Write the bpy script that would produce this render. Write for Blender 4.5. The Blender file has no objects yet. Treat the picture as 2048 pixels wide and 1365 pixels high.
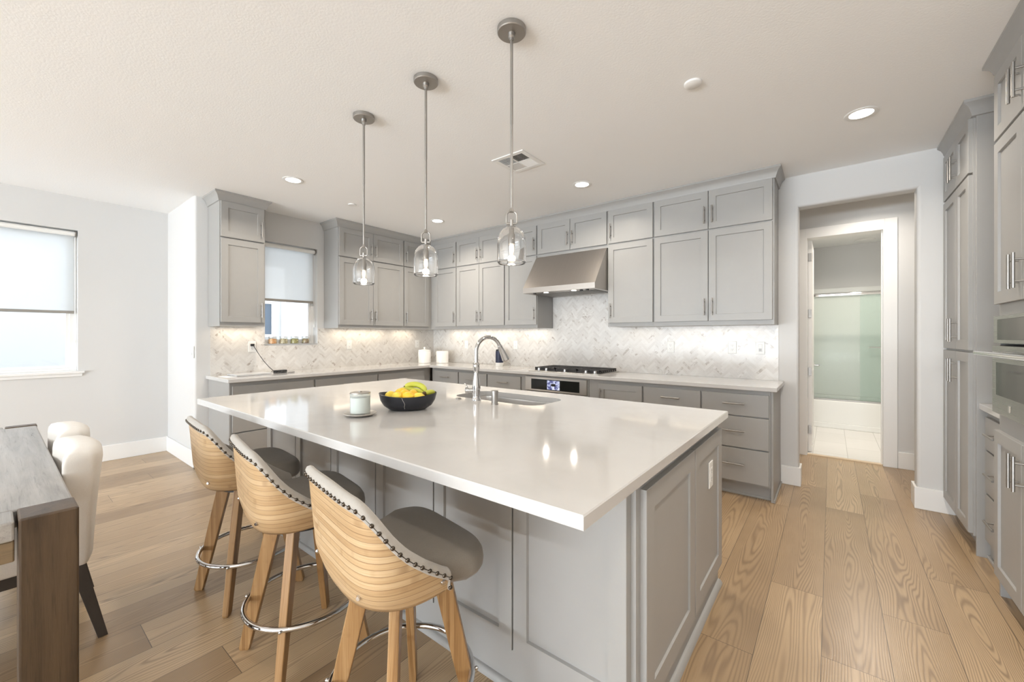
import bpy, bmesh, math, random
from mathutils import Matrix, Vector, noise as mnoise
random.seed(7)
SC = bpy.context.scene
COL = SC.collection
PI = math.pi

# ------------------------------------------------------------------ camera
cam_d = bpy.data.cameras.new('camera'); cam = bpy.data.objects.new('camera', cam_d); COL.objects.link(cam)
cam_d.sensor_width = 36.0; cam_d.sensor_fit = 'HORIZONTAL'
cam_d.lens = 814.97 / 2048 * 36.0
cam_d.shift_y = -9.65 / 2048
cam_d.clip_start = 0.02
YAW = math.atan2(638.15, 814.97)
CAM = Vector((5.042, -4.388, 1.322))
cam.location = CAM; cam.rotation_euler = (PI / 2, 0, YAW)
SC.camera = cam

# ------------------------------------------------------------------ world, exposure
SC.view_settings.view_transform = 'Standard'
SC.view_settings.look = 'None'
SC.view_settings.gamma = 1.0
SC.view_settings.use_curve_mapping = False
SC.view_settings.exposure = 0.32
SC.cycles.use_denoising = True
SC.cycles.max_bounces = 10
SC.cycles.diffuse_bounces = 6
SC.cycles.glossy_bounces = 5
SC.cycles.transmission_bounces = 8
SC.cycles.transparent_max_bounces = 12
SC.cycles.caustics_reflective = False
SC.cycles.caustics_refractive = False
SC.cycles.sample_clamp_indirect = 6.0
W = bpy.data.worlds.new('sky'); SC.world = W; W.use_nodes = True
bg = W.node_tree.nodes['Background']
bg.inputs[0].default_value = (0.84, 0.92, 1.0, 1); bg.inputs[1].default_value = 3.6

# ------------------------------------------------------------------ daylight through the openings, added ceiling fill, and ceiling lamps
def area(name, loc, rot, sx, sy, power, color, spread=PI):
    d = bpy.data.lights.new(name, 'AREA'); d.shape = 'RECTANGLE'; d.size = sx; d.size_y = sy
    d.energy = power; d.color = color; d.spread = spread
    o = bpy.data.objects.new(name, d); o.location = loc; o.rotation_euler = rot; COL.objects.link(o); return o
DAY = (0.86, 0.935, 1.0)
area('daylight_patio_door', (2.85, -12.05, 1.30), (PI / 2, 0, 0), 6.3, 2.3, 35, DAY)
area('ceiling_fill_lamp', (2.85, -12.0, 0.45), (PI / 2 + 1.15, 0, 0), 6.3, 0.8, 760, DAY)  # unseen lamp, added and tilted up to brighten the ceiling
WARM = (1.0, 0.90, 0.78)

# ------------------------------------------------------------------ materials
def nt(name):
    m = bpy.data.materials.new(name); m.use_nodes = True
    t = m.node_tree; b = t.nodes['Principled BSDF']; return m, t, b
def N(t, kind, **kw):
    n = t.nodes.new(kind)
    for k, v in kw.items(): setattr(n, k, v)
    return n
def L(t, a, b): t.links.new(a, b)
def math_n(t, op, a, b=None, c=None):
    n = N(t, 'ShaderNodeMath', operation=op)
    for i, v in enumerate((a, b, c)):
        if v is None: continue
        if isinstance(v, (int, float)): n.inputs[i].default_value = v
        else: L(t, v, n.inputs[i])
    return n.outputs[0]
def mixc(t, fac, a, b, mode='MIX'):
    n = N(t, 'ShaderNodeMix', data_type='RGBA', blend_type=mode)
    for i, v in ((0, fac), (6, a), (7, b)):
        if isinstance(v, (int, float)): n.inputs[i].default_value = v
        elif isinstance(v, tuple): n.inputs[i].default_value = (v[0], v[1], v[2], 1)
        else: L(t, v, n.inputs[i])
    return n.outputs[2]
def ramp(t, fac, stops):
    n = N(t, 'ShaderNodeValToRGB'); e = n.color_ramp.elements
    while len(e) < len(stops): e.new(0.5)
    for i, (p, c) in enumerate(stops):
        e[i].position = p; e[i].color = (c[0], c[1], c[2], 1)
    L(t, fac, n.inputs[0]); return n.outputs[0]
def comb(t, x, y, z=0.0):
    n = N(t, 'ShaderNodeCombineXYZ')
    for i, v in enumerate((x, y, z)):
        if isinstance(v, (int, float)): n.inputs[i].default_value = v
        else: L(t, v, n.inputs[i])
    return n.outputs[0]
def noise(t, vec, scale, detail=3.0, rough=0.5, dist=0.0):
    n = N(t, 'ShaderNodeTexNoise'); n.inputs['Scale'].default_value = scale
    n.inputs['Detail'].default_value = detail; n.inputs['Roughness'].default_value = rough
    n.inputs['Distortion'].default_value = dist
    if vec is not None: L(t, vec, n.inputs['Vector'])
    return n.outputs['Fac']
def bump(t, b, h, strength, dist=0.01):
    n = N(t, 'ShaderNodeBump'); n.inputs['Strength'].default_value = strength; n.inputs['Distance'].default_value = dist
    L(t, h, n.inputs['Height']); L(t, n.outputs[0], b.inputs['Normal'])
def objco(t): return N(t, 'ShaderNodeTexCoord').outputs['Object']
def pos(t): return N(t, 'ShaderNodeNewGeometry').outputs['Position']
def plain(name, c, rough=0.5, metal=0.0, spec=0.5, bumps=None, var=0.0, coat=0.0, aniso=0.0):
    m, t, b = nt(name)
    b.inputs['Base Color'].default_value = (c[0], c[1], c[2], 1)
    b.inputs['Roughness'].default_value = rough; b.inputs['Metallic'].default_value = metal
    b.inputs['Specular IOR Level'].default_value = spec; b.inputs['Coat Weight'].default_value = coat
    if var:
        f = noise(t, objco(t), 14.0, 3)
        col = mixc(t, f, tuple(x * (1 - var) for x in c), tuple(min(1, x * (1 + var)) for x in c))
        L(t, col, b.inputs['Base Color'])
    if bumps: bump(t, b, noise(t, objco(t), bumps[0], 4), bumps[1], bumps[2] if len(bumps) > 2 else 0.002)
    return m
def emit(name, c, s):
    m, t, b = nt(name)
    b.inputs['Base Color'].default_value = (c[0], c[1], c[2], 1)
    b.inputs['Emission Color'].default_value = (c[0], c[1], c[2], 1); b.inputs['Emission Strength'].default_value = s
    return m

M = {}
M['wall'] = plain('painted_wall', (0.66, 0.66, 0.655), 0.75, spec=0.2, bumps=(150, 0.12, 0.003))
M['ceil'] = plain('painted_ceiling', (0.905, 0.91, 0.91), 0.85, spec=0.1, bumps=(90, 0.22, 0.004))
M['trim'] = plain('white_trim_paint', (0.84, 0.84, 0.83), 0.4, spec=0.4)
M['cab'] = plain('grey_cabinet_paint', (0.355, 0.351, 0.34), 0.38, spec=0.4, var=0.02)
M['cabin'] = plain('cabinet_gap', (0.05, 0.047, 0.045), 0.8, spec=0.1)
M['rawwood'] = plain('raw_cabinet_edge', (0.62, 0.5, 0.36), 0.6, var=0.1)
M['steel'] = None
M['nickel'] = plain('brushed_nickel', (0.40, 0.385, 0.365), 0.42, 1.0)
M['chrome'] = plain('polished_chrome', (0.66, 0.66, 0.665), 0.06, 1.0)
M['black'] = plain('matte_black', (0.015, 0.015, 0.016), 0.45)
M['iron'] = plain('cast_iron_grate', (0.03, 0.028, 0.028), 0.5, bumps=(200, 0.3, 0.001))
M['blackglass'] = plain('black_oven_glass', (0.012, 0.014, 0.013), 0.06, spec=0.25)
M['white_plastic'] = plain('white_plastic', (0.82, 0.82, 0.80), 0.35)
M['slot'] = plain('outlet_slot', (0.08, 0.08, 0.08), 0.6)
M['ceramic'] = plain('white_ceramic', (0.86, 0.85, 0.83), 0.15, coat=0.5)
M['bronze'] = plain('dark_bronze_nailhead', (0.09, 0.075, 0.06), 0.3, 1.0)
M['rubber'] = plain('black_rubber', (0.02, 0.02, 0.02), 0.8)
M['navy'] = plain('navy_powder_coat', (0.012, 0.018, 0.05), 0.45, bumps=(300, 0.2, 0.001))
M['silver'] = plain('silver_laptop_shell', (0.75, 0.76, 0.78), 0.3, 0.6)
M['paper'] = plain('white_paper', (0.86, 0.86, 0.86), 0.8)
M['banana'] = None
M['tub'] = plain('white_acrylic', (0.80, 0.81, 0.79), 0.2)
M['bulb'] = emit('lit_lamp_bulb', (1.0, 0.74, 0.45), 5.0)
M['downlight'] = emit('lit_downlight_lens', (1.0, 0.96, 0.90), 6.0)
M['hoodlight'] = emit('lit_hood_lamp', (1.0, 0.93, 0.82), 5.0)
M['stucco'] = plain('neighbour_stucco', (0.52, 0.525, 0.525), 0.9, bumps=(120, 0.3, 0.003))
M['darkpane'] = plain('neighbour_window_glass', (0.10, 0.13, 0.17), 0.15)
M['concrete'] = plain('outdoor_concrete', (0.5, 0.5, 0.5), 0.9, var=0.1)
M['grout'] = plain('tile_grout', (0.72, 0.70, 0.67), 0.8)
M['brown'] = plain('dark_chair_leg', (0.045, 0.036, 0.03), 0.5, bumps=(60, 0.3, 0.002))

def quartz():
    m, t, b = nt('white_quartz')
    p = pos(t)
    f = noise(t, p, 3.0, 5, 0.6, 0.4)
    c = ramp(t, f, [(0.3, (0.535, 0.528, 0.516)), (0.5, (0.565, 0.558, 0.549)), (0.75, (0.55, 0.543, 0.534))])
    L(t, c, b.inputs['Base Color']); b.inputs['Roughness'].default_value = 0.085; b.inputs['Specular IOR Level'].default_value = 0.5
    return m
M['quartz'] = quartz()

def steel(name, c=(0.56, 0.54, 0.51), rough=0.3, axis=2):
    m, t, b = nt(name)
    s = N(t, 'ShaderNodeMapping'); sc = [3.0, 3.0, 3.0]; sc[axis] = 260.0; s.inputs['Scale'].default_value = sc
    L(t, objco(t), s.inputs['Vector'])
    f = noise(t, s.outputs[0], 1.0, 3)
    L(t, mixc(t, f, tuple(x * 0.9 for x in c), tuple(min(1, x * 1.08) for x in c)), b.inputs['Base Color'])
    b.inputs['Metallic'].default_value = 1.0
    r = math_n(t, 'MULTIPLY_ADD', f, 0.12, rough - 0.06); L(t, r, b.inputs['Roughness'])
    return m
M['steel'] = steel('brushed_stainless')
M['steeldark'] = steel('brushed_stainless_hood', (0.47, 0.44, 0.41), 0.36, 0)
M['sinksteel'] = steel('sink_stainless', (0.62, 0.60, 0.58), 0.3, 1)
M['graysteel'] = steel('grey_steel_door', (0.36, 0.375, 0.35), 0.26, 2)

def oak_floor():
    m, t, b = nt('oak_plank_floor')
    s = N(t, 'ShaderNodeSeparateXYZ'); L(t, pos(t), s.inputs[0]); X, Y = s.outputs[0], s.outputs[1]
    PW, PLN = 0.2235, 1.86
    xs = math_n(t, 'DIVIDE', math_n(t, 'ADD', X, -5.01 + 100 * PW), PW)
    col = math_n(t, 'FLOOR', xs); fx = math_n(t, 'FRACT', xs)
    wn = N(t, 'ShaderNodeTexWhiteNoise', noise_dimensions='1D'); L(t, col, wn.inputs['W'])
    ys = math_n(t, 'ADD', math_n(t, 'DIVIDE', math_n(t, 'ADD', Y, 50.0), PLN), wn.outputs['Value'])
    row = math_n(t, 'FLOOR', ys); fy = math_n(t, 'FRACT', ys)
    wn2 = N(t, 'ShaderNodeTexWhiteNoise', noise_dimensions='2D'); L(t, comb(t, col, row), wn2.inputs['Vector'])
    pid = wn2.outputs['Value']
    sx = math_n(t, 'MULTIPLY', math_n(t, 'MINIMUM', fx, math_n(t, 'SUBTRACT', 1.0, fx)), PW)
    sy = math_n(t, 'MULTIPLY', math_n(t, 'MINIMUM', fy, math_n(t, 'SUBTRACT', 1.0, fy)), PLN)
    seam = math_n(t, 'LESS_THAN', math_n(t, 'MINIMUM', sx, sy), 0.0013)
    # cathedral grain: contour lines of a stretched noise that is widest along each plank's middle
    off = math_n(t, 'MULTIPLY', pid, 57.0)
    gx = math_n(t, 'ADD', math_n(t, 'MULTIPLY', math_n(t, 'SUBTRACT', fx, 0.5), 1.15), off)
    gy = math_n(t, 'ADD', math_n(t, 'MULTIPLY', Y, 0.62), math_n(t, 'MULTIPLY', off, 1.7))
    g = noise(t, comb(t, gx, gy, off), 1.3, 1.6, 0.4, 0.25)
    arch = math_n(t, 'MULTIPLY', math_n(t, 'POWER', math_n(t, 'ABSOLUTE', math_n(t, 'SUBTRACT', fx, 0.5)), 1.5), 1.35)
    ph = math_n(t, 'MULTIPLY', math_n(t, 'ADD', g, arch), 135.0)
    ln = math_n(t, 'MULTIPLY_ADD', math_n(t, 'SINE', ph), 0.5, 0.5)
    ln = math_n(t, 'POWER', ln, 2.2)
    fib = noise(t, comb(t, math_n(t, 'MULTIPLY', X, 260.0), math_n(t, 'MULTIPLY', Y, 7.0), off), 1.0, 3, 0.6)
    big = noise(t, comb(t, math_n(t, 'ADD', math_n(t, 'MULTIPLY', X, 3.0), off), math_n(t, 'MULTIPLY', Y, 1.4), off), 1.0, 3, 0.55)
    tone = math_n(t, 'ADD', math_n(t, 'MULTIPLY', pid, 0.62), math_n(t, 'MULTIPLY', big, 0.55))
    c = ramp(t, tone, [(0.15, (0.29, 0.193, 0.108)), (0.5, (0.455, 0.32, 0.187)), (0.95, (0.60, 0.44, 0.27))])
    patch = noise(t, comb(t, math_n(t, 'ADD', math_n(t, 'MULTIPLY', X, 2.2), off), math_n(t, 'MULTIPLY', Y, 1.1)), 1.0, 2)
    amt = math_n(t, 'MULTIPLY', ln, math_n(t, 'MULTIPLY_ADD', patch, 0.9, 0.05))
    c = mixc(t, math_n(t, 'MULTIPLY', amt, 0.95), c, (0.135, 0.082, 0.046))
    c = mixc(t, math_n(t, 'MULTIPLY', math_n(t, 'SUBTRACT', fib, 0.35), 0.5), c, (0.20, 0.135, 0.08))
    c = mixc(t, math_n(t, 'MULTIPLY', seam, 0.8), c, (0.055, 0.038, 0.025))
    L(t, c, b.inputs['Base Color'])
    L(t, math_n(t, 'MULTIPLY_ADD', fib, 0.16, 0.23), b.inputs['Roughness'])
    b.inputs['Specular IOR Level'].default_value = 0.6
    h = math_n(t, 'SUBTRACT', math_n(t, 'MULTIPLY', amt, -0.25), seam)
    bump(t, b, h, 0.35, 0.0015)
    return m
M['floor'] = oak_floor()

def marble_tile():
    m, t, b = nt('marble_herringbone')
    a = N(t, 'ShaderNodeAttribute', attribute_name='tile_rand'); r = a.outputs['Fac']
    sh = math_n(t, 'MULTIPLY', r, 83.0)
    v = N(t, 'ShaderNodeVectorMath', operation='ADD'); L(t, pos(t), v.inputs[0]); L(t, comb(t, sh, sh, sh), v.inputs[1])
    vein = noise(t, v.outputs[0], 14.0, 5, 0.62, 1.2)
    cloud = noise(t, v.outputs[0], 5.0, 3)
    c = mixc(t, cloud, (0.74, 0.72, 0.69), (0.82, 0.81, 0.79))
    dark = math_n(t, 'GREATER_THAN', math_n(t, 'FRACT', math_n(t, 'MULTIPLY', r, 7.31)), 0.80)
    va = ramp(t, vein, [(0.50, (0, 0, 0)), (0.68, (1, 1, 1))])
    c = mixc(t, math_n(t, 'MULTIPLY', va, math_n(t, 'MULTIPLY_ADD', dark, 0.62, 0.12)), c, (0.26, 0.20, 0.16))
    tn = math_n(t, 'FRACT', math_n(t, 'MULTIPLY', r, 3.77))
    c = mixc(t, math_n(t, 'MULTIPLY', tn, 0.42), c, (0.50, 0.465, 0.43))
    L(t, c, b.inputs['Base Color']); b.inputs['Roughness'].default_value = 0.22
    return m
M['tile'] = marble_tile()

def bamboo(name, shell):
    m, t, b = nt(name)
    s = N(t, 'ShaderNodeSeparateXYZ'); oc = objco(t); L(t, oc, s.inputs[0])
    oi = N(t, 'ShaderNodeObjectInfo').outputs['Random']
    if shell:
        at = N(t, 'ShaderNodeAttribute', attribute_name='strip'); z = at.outputs['Fac']
        zz = math_n(t, 'ADD', math_n(t, 'MULTIPLY', z, 17.0), math_n(t, 'MULTIPLY', oi, 40.0))
        ang = math_n(t, 'ARCTAN2', s.outputs[0], math_n(t, 'MULTIPLY', s.outputs[1], -1.0))
        u = math_n(t, 'MULTIPLY', ang, 0.25)
    else:
        zz = math_n(t, 'ADD', math_n(t, 'MULTIPLY', math_n(t, 'ADD', s.outputs[0], s.outputs[1]), 60.0), math_n(t, 'MULTIPLY', oi, 10.0))
        u = s.outputs[2]
    k = math_n(t, 'FLOOR', zz); fz = math_n(t, 'FRACT', zz)
    wn = N(t, 'ShaderNodeTexWhiteNoise', noise_dimensions='1D'); L(t, k, wn.inputs['W']); id_ = wn.outputs['Value']
    fibv = comb(t, math_n(t, 'MULTIPLY', u, 7.0), math_n(t, 'MULTIPLY', zz, 5.0), math_n(t, 'MULTIPLY', id_, 30.0))
    fib = noise(t, fibv, 1.0, 4, 0.6)
    kn = noise(t, comb(t, math_n(t, 'ADD', math_n(t, 'MULTIPLY', u, 16.0), math_n(t, 'MULTIPLY', id_, 91.0)), math_n(t, 'MULTIPLY', id_, 17.0), 0.0), 1.0, 1.5)
    tone = math_n(t, 'ADD', math_n(t, 'MULTIPLY', id_, 0.30), math_n(t, 'MULTIPLY', fib, 0.75))
    c = ramp(t, tone, [(0.18, (0.35, 0.215, 0.105)), (0.5, (0.50, 0.345, 0.19)), (0.85, (0.62, 0.475, 0.30))])
    if not shell: c = ramp(t, tone, [(0.18, (0.19, 0.095, 0.032)), (0.5, (0.33, 0.185, 0.075)), (0.85, (0.47, 0.30, 0.145))])
    kf = ramp(t, kn, [(0.62, (0, 0, 0)), (0.72, (1, 1, 1))])
    c = mixc(t, math_n(t, 'MULTIPLY', kf, 0.45), c, (0.22, 0.115, 0.045))
    if shell:
        e = math_n(t, 'LESS_THAN', math_n(t, 'MINIMUM', fz, math_n(t, 'SUBTRACT', 1.0, fz)), 0.055)
        c = mixc(t, math_n(t, 'MULTIPLY', e, 0.55), c, (0.15, 0.075, 0.03))
        bump(t, b, math_n(t, 'MULTIPLY', e, -1.0), 0.3, 0.002)
    L(t, c, b.inputs['Base Color']); b.inputs['Roughness'].default_value = 0.36
    return m
M['bamboo'] = bamboo('bent_bamboo_shell', True)
M['bambooleg'] = bamboo('bamboo_leg', False)

def fabric(name, c1, c2, sc=420):
    m, t, b = nt(name)
    f = noise(t, objco(t), sc, 3, 0.7); g = noise(t, objco(t), 30, 3)
    c = mixc(t, f, c1, c2); c = mixc(t, math_n(t, 'MULTIPLY', g, 0.25), c, tuple(x * 0.8 for x in c1))
    L(t, c, b.inputs['Base Color']); b.inputs['Roughness'].default_value = 0.95
    b.inputs['Specular IOR Level'].default_value = 0.1; b.inputs['Sheen Weight'].default_value = 0.25
    bump(t, b, f, 0.4, 0.002); return m
M['stoolfab'] = fabric('taupe_grey_fabric', (0.20, 0.18, 0.155), (0.285, 0.26, 0.23))
M['stoolrim'] = fabric('light_grey_rim_fabric', (0.36, 0.335, 0.30), (0.47, 0.445, 0.41))
M['linen'] = fabric('off_white_linen', (0.70, 0.67, 0.63), (0.80, 0.775, 0.735), 300)

def rustic(name, base, dark, axis):
    m, t, b = nt(name)
    s = N(t, 'ShaderNodeMapping'); sc = [22.0, 22.0, 22.0]; sc[axis] = 1.6; s.inputs['Scale'].default_value = sc
    oc = objco(t); L(t, oc, s.inputs['Vector'])
    f = noise(t, s.outputs[0], 1.0, 6, 0.65, 0.4)
    s2 = N(t, 'ShaderNodeMapping'); sc2 = [90.0, 90.0, 90.0]; sc2[axis] = 4.0; s2.inputs['Scale'].default_value = sc2
    L(t, oc, s2.inputs['Vector']); fine = noise(t, s2.outputs[0], 1.0, 4, 0.7)
    g = noise(t, oc, 5.0, 4, 0.6)
    c = ramp(t, math_n(t, 'ADD', math_n(t, 'MULTIPLY', f, 0.7), math_n(t, 'MULTIPLY', g, 0.3)), [(0.3, dark), (0.52, base), (0.75, tuple(min(1, x * 1.35) for x in base))])
    c = mixc(t, ramp(t, fine, [(0.55, (0, 0, 0)), (0.75, (0.6, 0.6, 0.6))]), c, tuple(x * 0.45 for x in dark))
    crk = ramp(t, f, [(0.285, (1, 1, 1)), (0.30, (0, 0, 0))])
    c = mixc(t, crk, c, (0.012, 0.009, 0.007))
    L(t, c, b.inputs['Base Color'])
    L(t, math_n(t, 'MULTIPLY_ADD', g, 0.3, 0.28), b.inputs['Roughness'])
    bump(t, b, math_n(t, 'ADD', f, math_n(t, 'MULTIPLY', fine, 0.5)), 0.35, 0.003)
    return m
M['tabletop'] = rustic('weathered_grey_top_window_sheen', (0.38, 0.37, 0.355), (0.23, 0.22, 0.205), 0)  # weathered grey, its colour lightened to carry the window reflection
M['tableleg'] = rustic('weathered_brown_table_leg', (0.086, 0.056, 0.032), (0.032, 0.020, 0.012), 2)
M['tableapron'] = rustic('weathered_tan_table_apron', (0.20, 0.145, 0.085), (0.11, 0.075, 0.042), 1)

def clear_glass(name, tint=(1, 1, 1), refl=1.0, alpha=0.0, col=(0.8, 0.9, 0.88)):
    # thin pane: mostly see-through, reflecting more at grazing angles
    m = bpy.data.materials.new(name); m.use_nodes = True; t = m.node_tree
    for n in list(t.nodes): t.nodes.remove(n)
    out = N(t, 'ShaderNodeOutputMaterial'); tr = N(t, 'ShaderNodeBsdfTransparent'); gl = N(t, 'ShaderNodeBsdfGlossy')
    tr.inputs[0].default_value = (*tint, 1); gl.inputs['Roughness'].default_value = 0.02
    lw = N(t, 'ShaderNodeLayerWeight'); lw.inputs['Blend'].default_value = 0.5
    fr = math_n(t, 'MULTIPLY_ADD', math_n(t, 'POWER', lw.outputs['Facing'], 4.0), 0.75, 0.04)
    mx = N(t, 'ShaderNodeMixShader'); L(t, math_n(t, 'MULTIPLY', fr, refl), mx.inputs[0])
    L(t, tr.outputs[0], mx.inputs[1]); L(t, gl.outputs[0], mx.inputs[2]); last = mx.outputs[0]
    if alpha:
        df = N(t, 'ShaderNodeBsdfDiffuse'); df.inputs[0].default_value = (*col, 1)
        m2 = N(t, 'ShaderNodeMixShader'); m2.inputs[0].default_value = alpha
        L(t, last, m2.inputs[1]); L(t, df.outputs[0], m2.inputs[2]); last = m2.outputs[0]
    L(t, last, out.inputs[0]); return m
M['pane'] = clear_glass('window_glass')
M['showerglass'] = clear_glass('shower_glass', (0.93, 0.96, 0.95), 0.03, 0.05)
def solid_glass(name):
    m, t, b = nt(name); b.inputs['Base Color'].default_value = (1, 1, 1, 1); b.inputs['Roughness'].default_value = 0.0
    b.inputs['Transmission Weight'].default_value = 1.0; b.inputs['IOR'].default_value = 1.47; return m
M['pendantglass'] = solid_glass('pendant_glass')
M['jarglass'] = clear_glass('jar_glass', (0.97, 0.98, 0.97), 1.2)
M['candleglass'] = clear_glass('sage_candle_glass', (0.965, 0.98, 0.972), 1.0, 0.22, (0.78, 0.81, 0.79))

def shade_cloth():
    m = bpy.data.materials.new('solar_shade_cloth'); m.use_nodes = True; t = m.node_tree
    for n in list(t.nodes): t.nodes.remove(n)
    out = N(t, 'ShaderNodeOutputMaterial'); tr = N(t, 'ShaderNodeBsdfTransparent')
    df = N(t, 'ShaderNodeBsdfDiffuse'); tl = N(t, 'ShaderNodeBsdfTranslucent')
    w = noise(t, objco(t), 500, 2)
    c = mixc(t, w, (0.86, 0.88, 0.89), (0.91, 0.925, 0.93)); L(t, c, df.inputs[0]); L(t, c, tl.inputs[0])
    a = N(t, 'ShaderNodeMixShader'); a.inputs[0].default_value = 0.66; L(t, df.outputs[0], a.inputs[1]); L(t, tl.outputs[0], a.inputs[2])
    b2 = N(t, 'ShaderNodeMixShader'); b2.inputs[0].default_value = 0.17; L(t, a.outputs[0], b2.inputs[1]); L(t, tr.outputs[0], b2.inputs[2])
    L(t, b2.outputs[0], out.inputs[0]); return m
M['shade'] = shade_cloth()

def lemon_mat(name, c1, c2):
    m, t, b = nt(name)
    f = noise(t, objco(t), 18, 3); L(t, mixc(t, f, c1, c2), b.inputs['Base Color']); b.inputs['Roughness'].default_value = 0.4
    bump(t, b, noise(t, objco(t), 170, 2), 0.25, 0.002); return m
M['lemon'] = lemon_mat('lemon_peel', (0.78, 0.56, 0.03), (0.88, 0.70, 0.10))
M['orange'] = lemon_mat('ripe_lemon_peel', (0.80, 0.45, 0.02), (0.86, 0.56, 0.04))
def banana_mat():
    m, t, b = nt('green_yellow_banana_peel')
    f = noise(t, objco(t), 22, 3)
    c = mixc(t, f, (0.40, 0.46, 0.05), (0.58, 0.56, 0.08))
    L(t, c, b.inputs['Base Color']); b.inputs['Roughness'].default_value = 0.45; return m
M['banana'] = banana_mat()
M['bananatip'] = plain('banana_stem_brown', (0.09, 0.055, 0.02), 0.7)
M['bowl'] = plain('black_stoneware', (0.014, 0.015, 0.02), 0.32, bumps=(60, 0.15, 0.002))
M['stone'] = plain('speckled_grey_saucer', (0.44, 0.41, 0.37), 0.35, var=0.2)
def spice(name, a, b_):
    m, t, b = nt(name); v = N(t, 'ShaderNodeTexVoronoi'); v.inputs['Scale'].default_value = 110; L(t, objco(t), v.inputs['Vector'])
    s = N(t, 'ShaderNodeSeparateColor'); L(t, v.outputs['Color'], s.inputs[0]); L(t, mixc(t, s.outputs[0], a, b_), b.inputs['Base Color']); b.inputs['Roughness'].default_value = 0.8; return m

# ------------------------------------------------------------------ mesh builder
class MB:
    def __init__(self): self.v = []; self.f = []; self.M = None; self.attr = []
    def add(self, vs, fs):
        o = len(self.v)
        for p in vs:
            p = Vector(p); self.v.append(self.M @ p if self.M is not None else p)
        for f in fs: self.f.append(tuple(i + o for i in f))
        return self
    def box(self, x0, x1, y0, y1, z0, z1):
        vs = [(x0, y0, z0), (x1, y0, z0), (x1, y1, z0), (x0, y1, z0), (x0, y0, z1), (x1, y0, z1), (x1, y1, z1), (x0, y1, z1)]
        return self.add(vs, [(0, 3, 2, 1), (4, 5, 6, 7), (0, 1, 5, 4), (1, 2, 6, 5), (2, 3, 7, 6), (3, 0, 4, 7)])
    def cyl(self, p0, p1, r0, r1=None, n=20, cap=True):
        p0, p1 = Vector(p0), Vector(p1); r1 = r0 if r1 is None else r1
        q = (p1 - p0).to_track_quat('Z', 'Y'); vs = []
        for p, r in ((p0, r0), (p1, r1)):
            for i in range(n):
                a = 2 * PI * i / n; vs.append(p + q @ Vector((r * math.cos(a), r * math.sin(a), 0)))
        fs = [(i, (i + 1) % n, n + (i + 1) % n, n + i) for i in range(n)]
        if cap: fs += [tuple(range(n - 1, -1, -1)), tuple(range(n, 2 * n))]
        return self.add(vs, fs)
    def lathe(self, prof, c=(0, 0, 0), n=32, sx=1.0, sy=1.0, closed=False):
        c = Vector(c); vs = []; fs = []; k = len(prof)
        for r, z in prof:
            for i in range(n):
                a = 2 * PI * i / n; vs.append(c + Vector((max(r, 1e-5) * math.cos(a) * sx, max(r, 1e-5) * math.sin(a) * sy, z)))
        for j in range(k - 1 + (1 if closed else 0)):
            a0 = j * n; b0 = ((j + 1) % k) * n
            for i in range(n): fs.append((a0 + i, a0 + (i + 1) % n, b0 + (i + 1) % n, b0 + i))
        return self.add(vs, fs)
    def tube(self, pts, r, n=10, closed=False, rfun=None):
        pts = [Vector(p) for p in pts]; k = len(pts); vs = []; fs = []; up = None
        for i, p in enumerate(pts):
            a = pts[(i - 1) % k] if (closed or i > 0) else p; b = pts[(i + 1) % k] if (closed or i < k - 1) else p
            d = (b - a).normalized()
            if up is None: up = d.orthogonal().normalized()
            up = (up - d * up.dot(d)).normalized(); s = d.cross(up); rr = rfun(i / (k - 1)) if rfun else r
            for j in range(n):
                t = 2 * PI * j / n; vs.append(p + (up * math.cos(t) + s * math.sin(t)) * rr)
        for i in range(k if closed else k - 1):
            for j in range(n):
                i2 = (i + 1) % k; fs.append((i * n + j, i * n + (j + 1) % n, i2 * n + (j + 1) % n, i2 * n + j))
        if not closed: fs += [tuple(range(n - 1, -1, -1)), tuple(range((k - 1) * n, k * n))]
        return self.add(vs, fs)
    def prism(self, poly, z0, z1):
        n = len(poly); vs = [(x, y, z0) for x, y in poly] + [(x, y, z1) for x, y in poly]
        return self.add(vs, [(i, (i + 1) % n, n + (i + 1) % n, n + i) for i in range(n)] + [tuple(range(n - 1, -1, -1)), tuple(range(n, 2 * n))])
    def sweep(self, prof, path, closed_prof=True):
        # prof: list of (out, z) in the profile plane; path: list of (x, y, nx, ny, z) rings already mitred
        k = len(prof); vs = []; fs = []
        for (x, y, nx, ny) in path:
            for o, z in prof: vs.append((x + nx * o, y + ny * o, z))
        for i in range(len(path) - 1):
            for j in range(k): fs.append((i * k + j, i * k + (j + 1) % k, (i + 1) * k + (j + 1) % k, (i + 1) * k + j))
        fs += [tuple(range(k - 1, -1, -1)), tuple(range((len(path) - 1) * k, len(path) * k))]
        return self.add(vs, fs)
    def sphere(self, c, r, sx=1, sy=1, sz=1, n=20, m=12):
        prof = [(r * math.sin(PI * i / m), -r * math.cos(PI * i / m) * sz) for i in range(m + 1)]
        return self.lathe(prof, c, n, sx, sy)
def frame_mat(o, u, n):
    u = Vector(u).normalized(); n = Vector(n).normalized(); z = Vector((0, 0, 1))
    return Matrix(((u.x, z.x, n.x, o[0]), (u.y, z.y, n.y, o[1]), (u.z, z.z, n.z, o[2]), (0, 0, 0, 1)))

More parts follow.
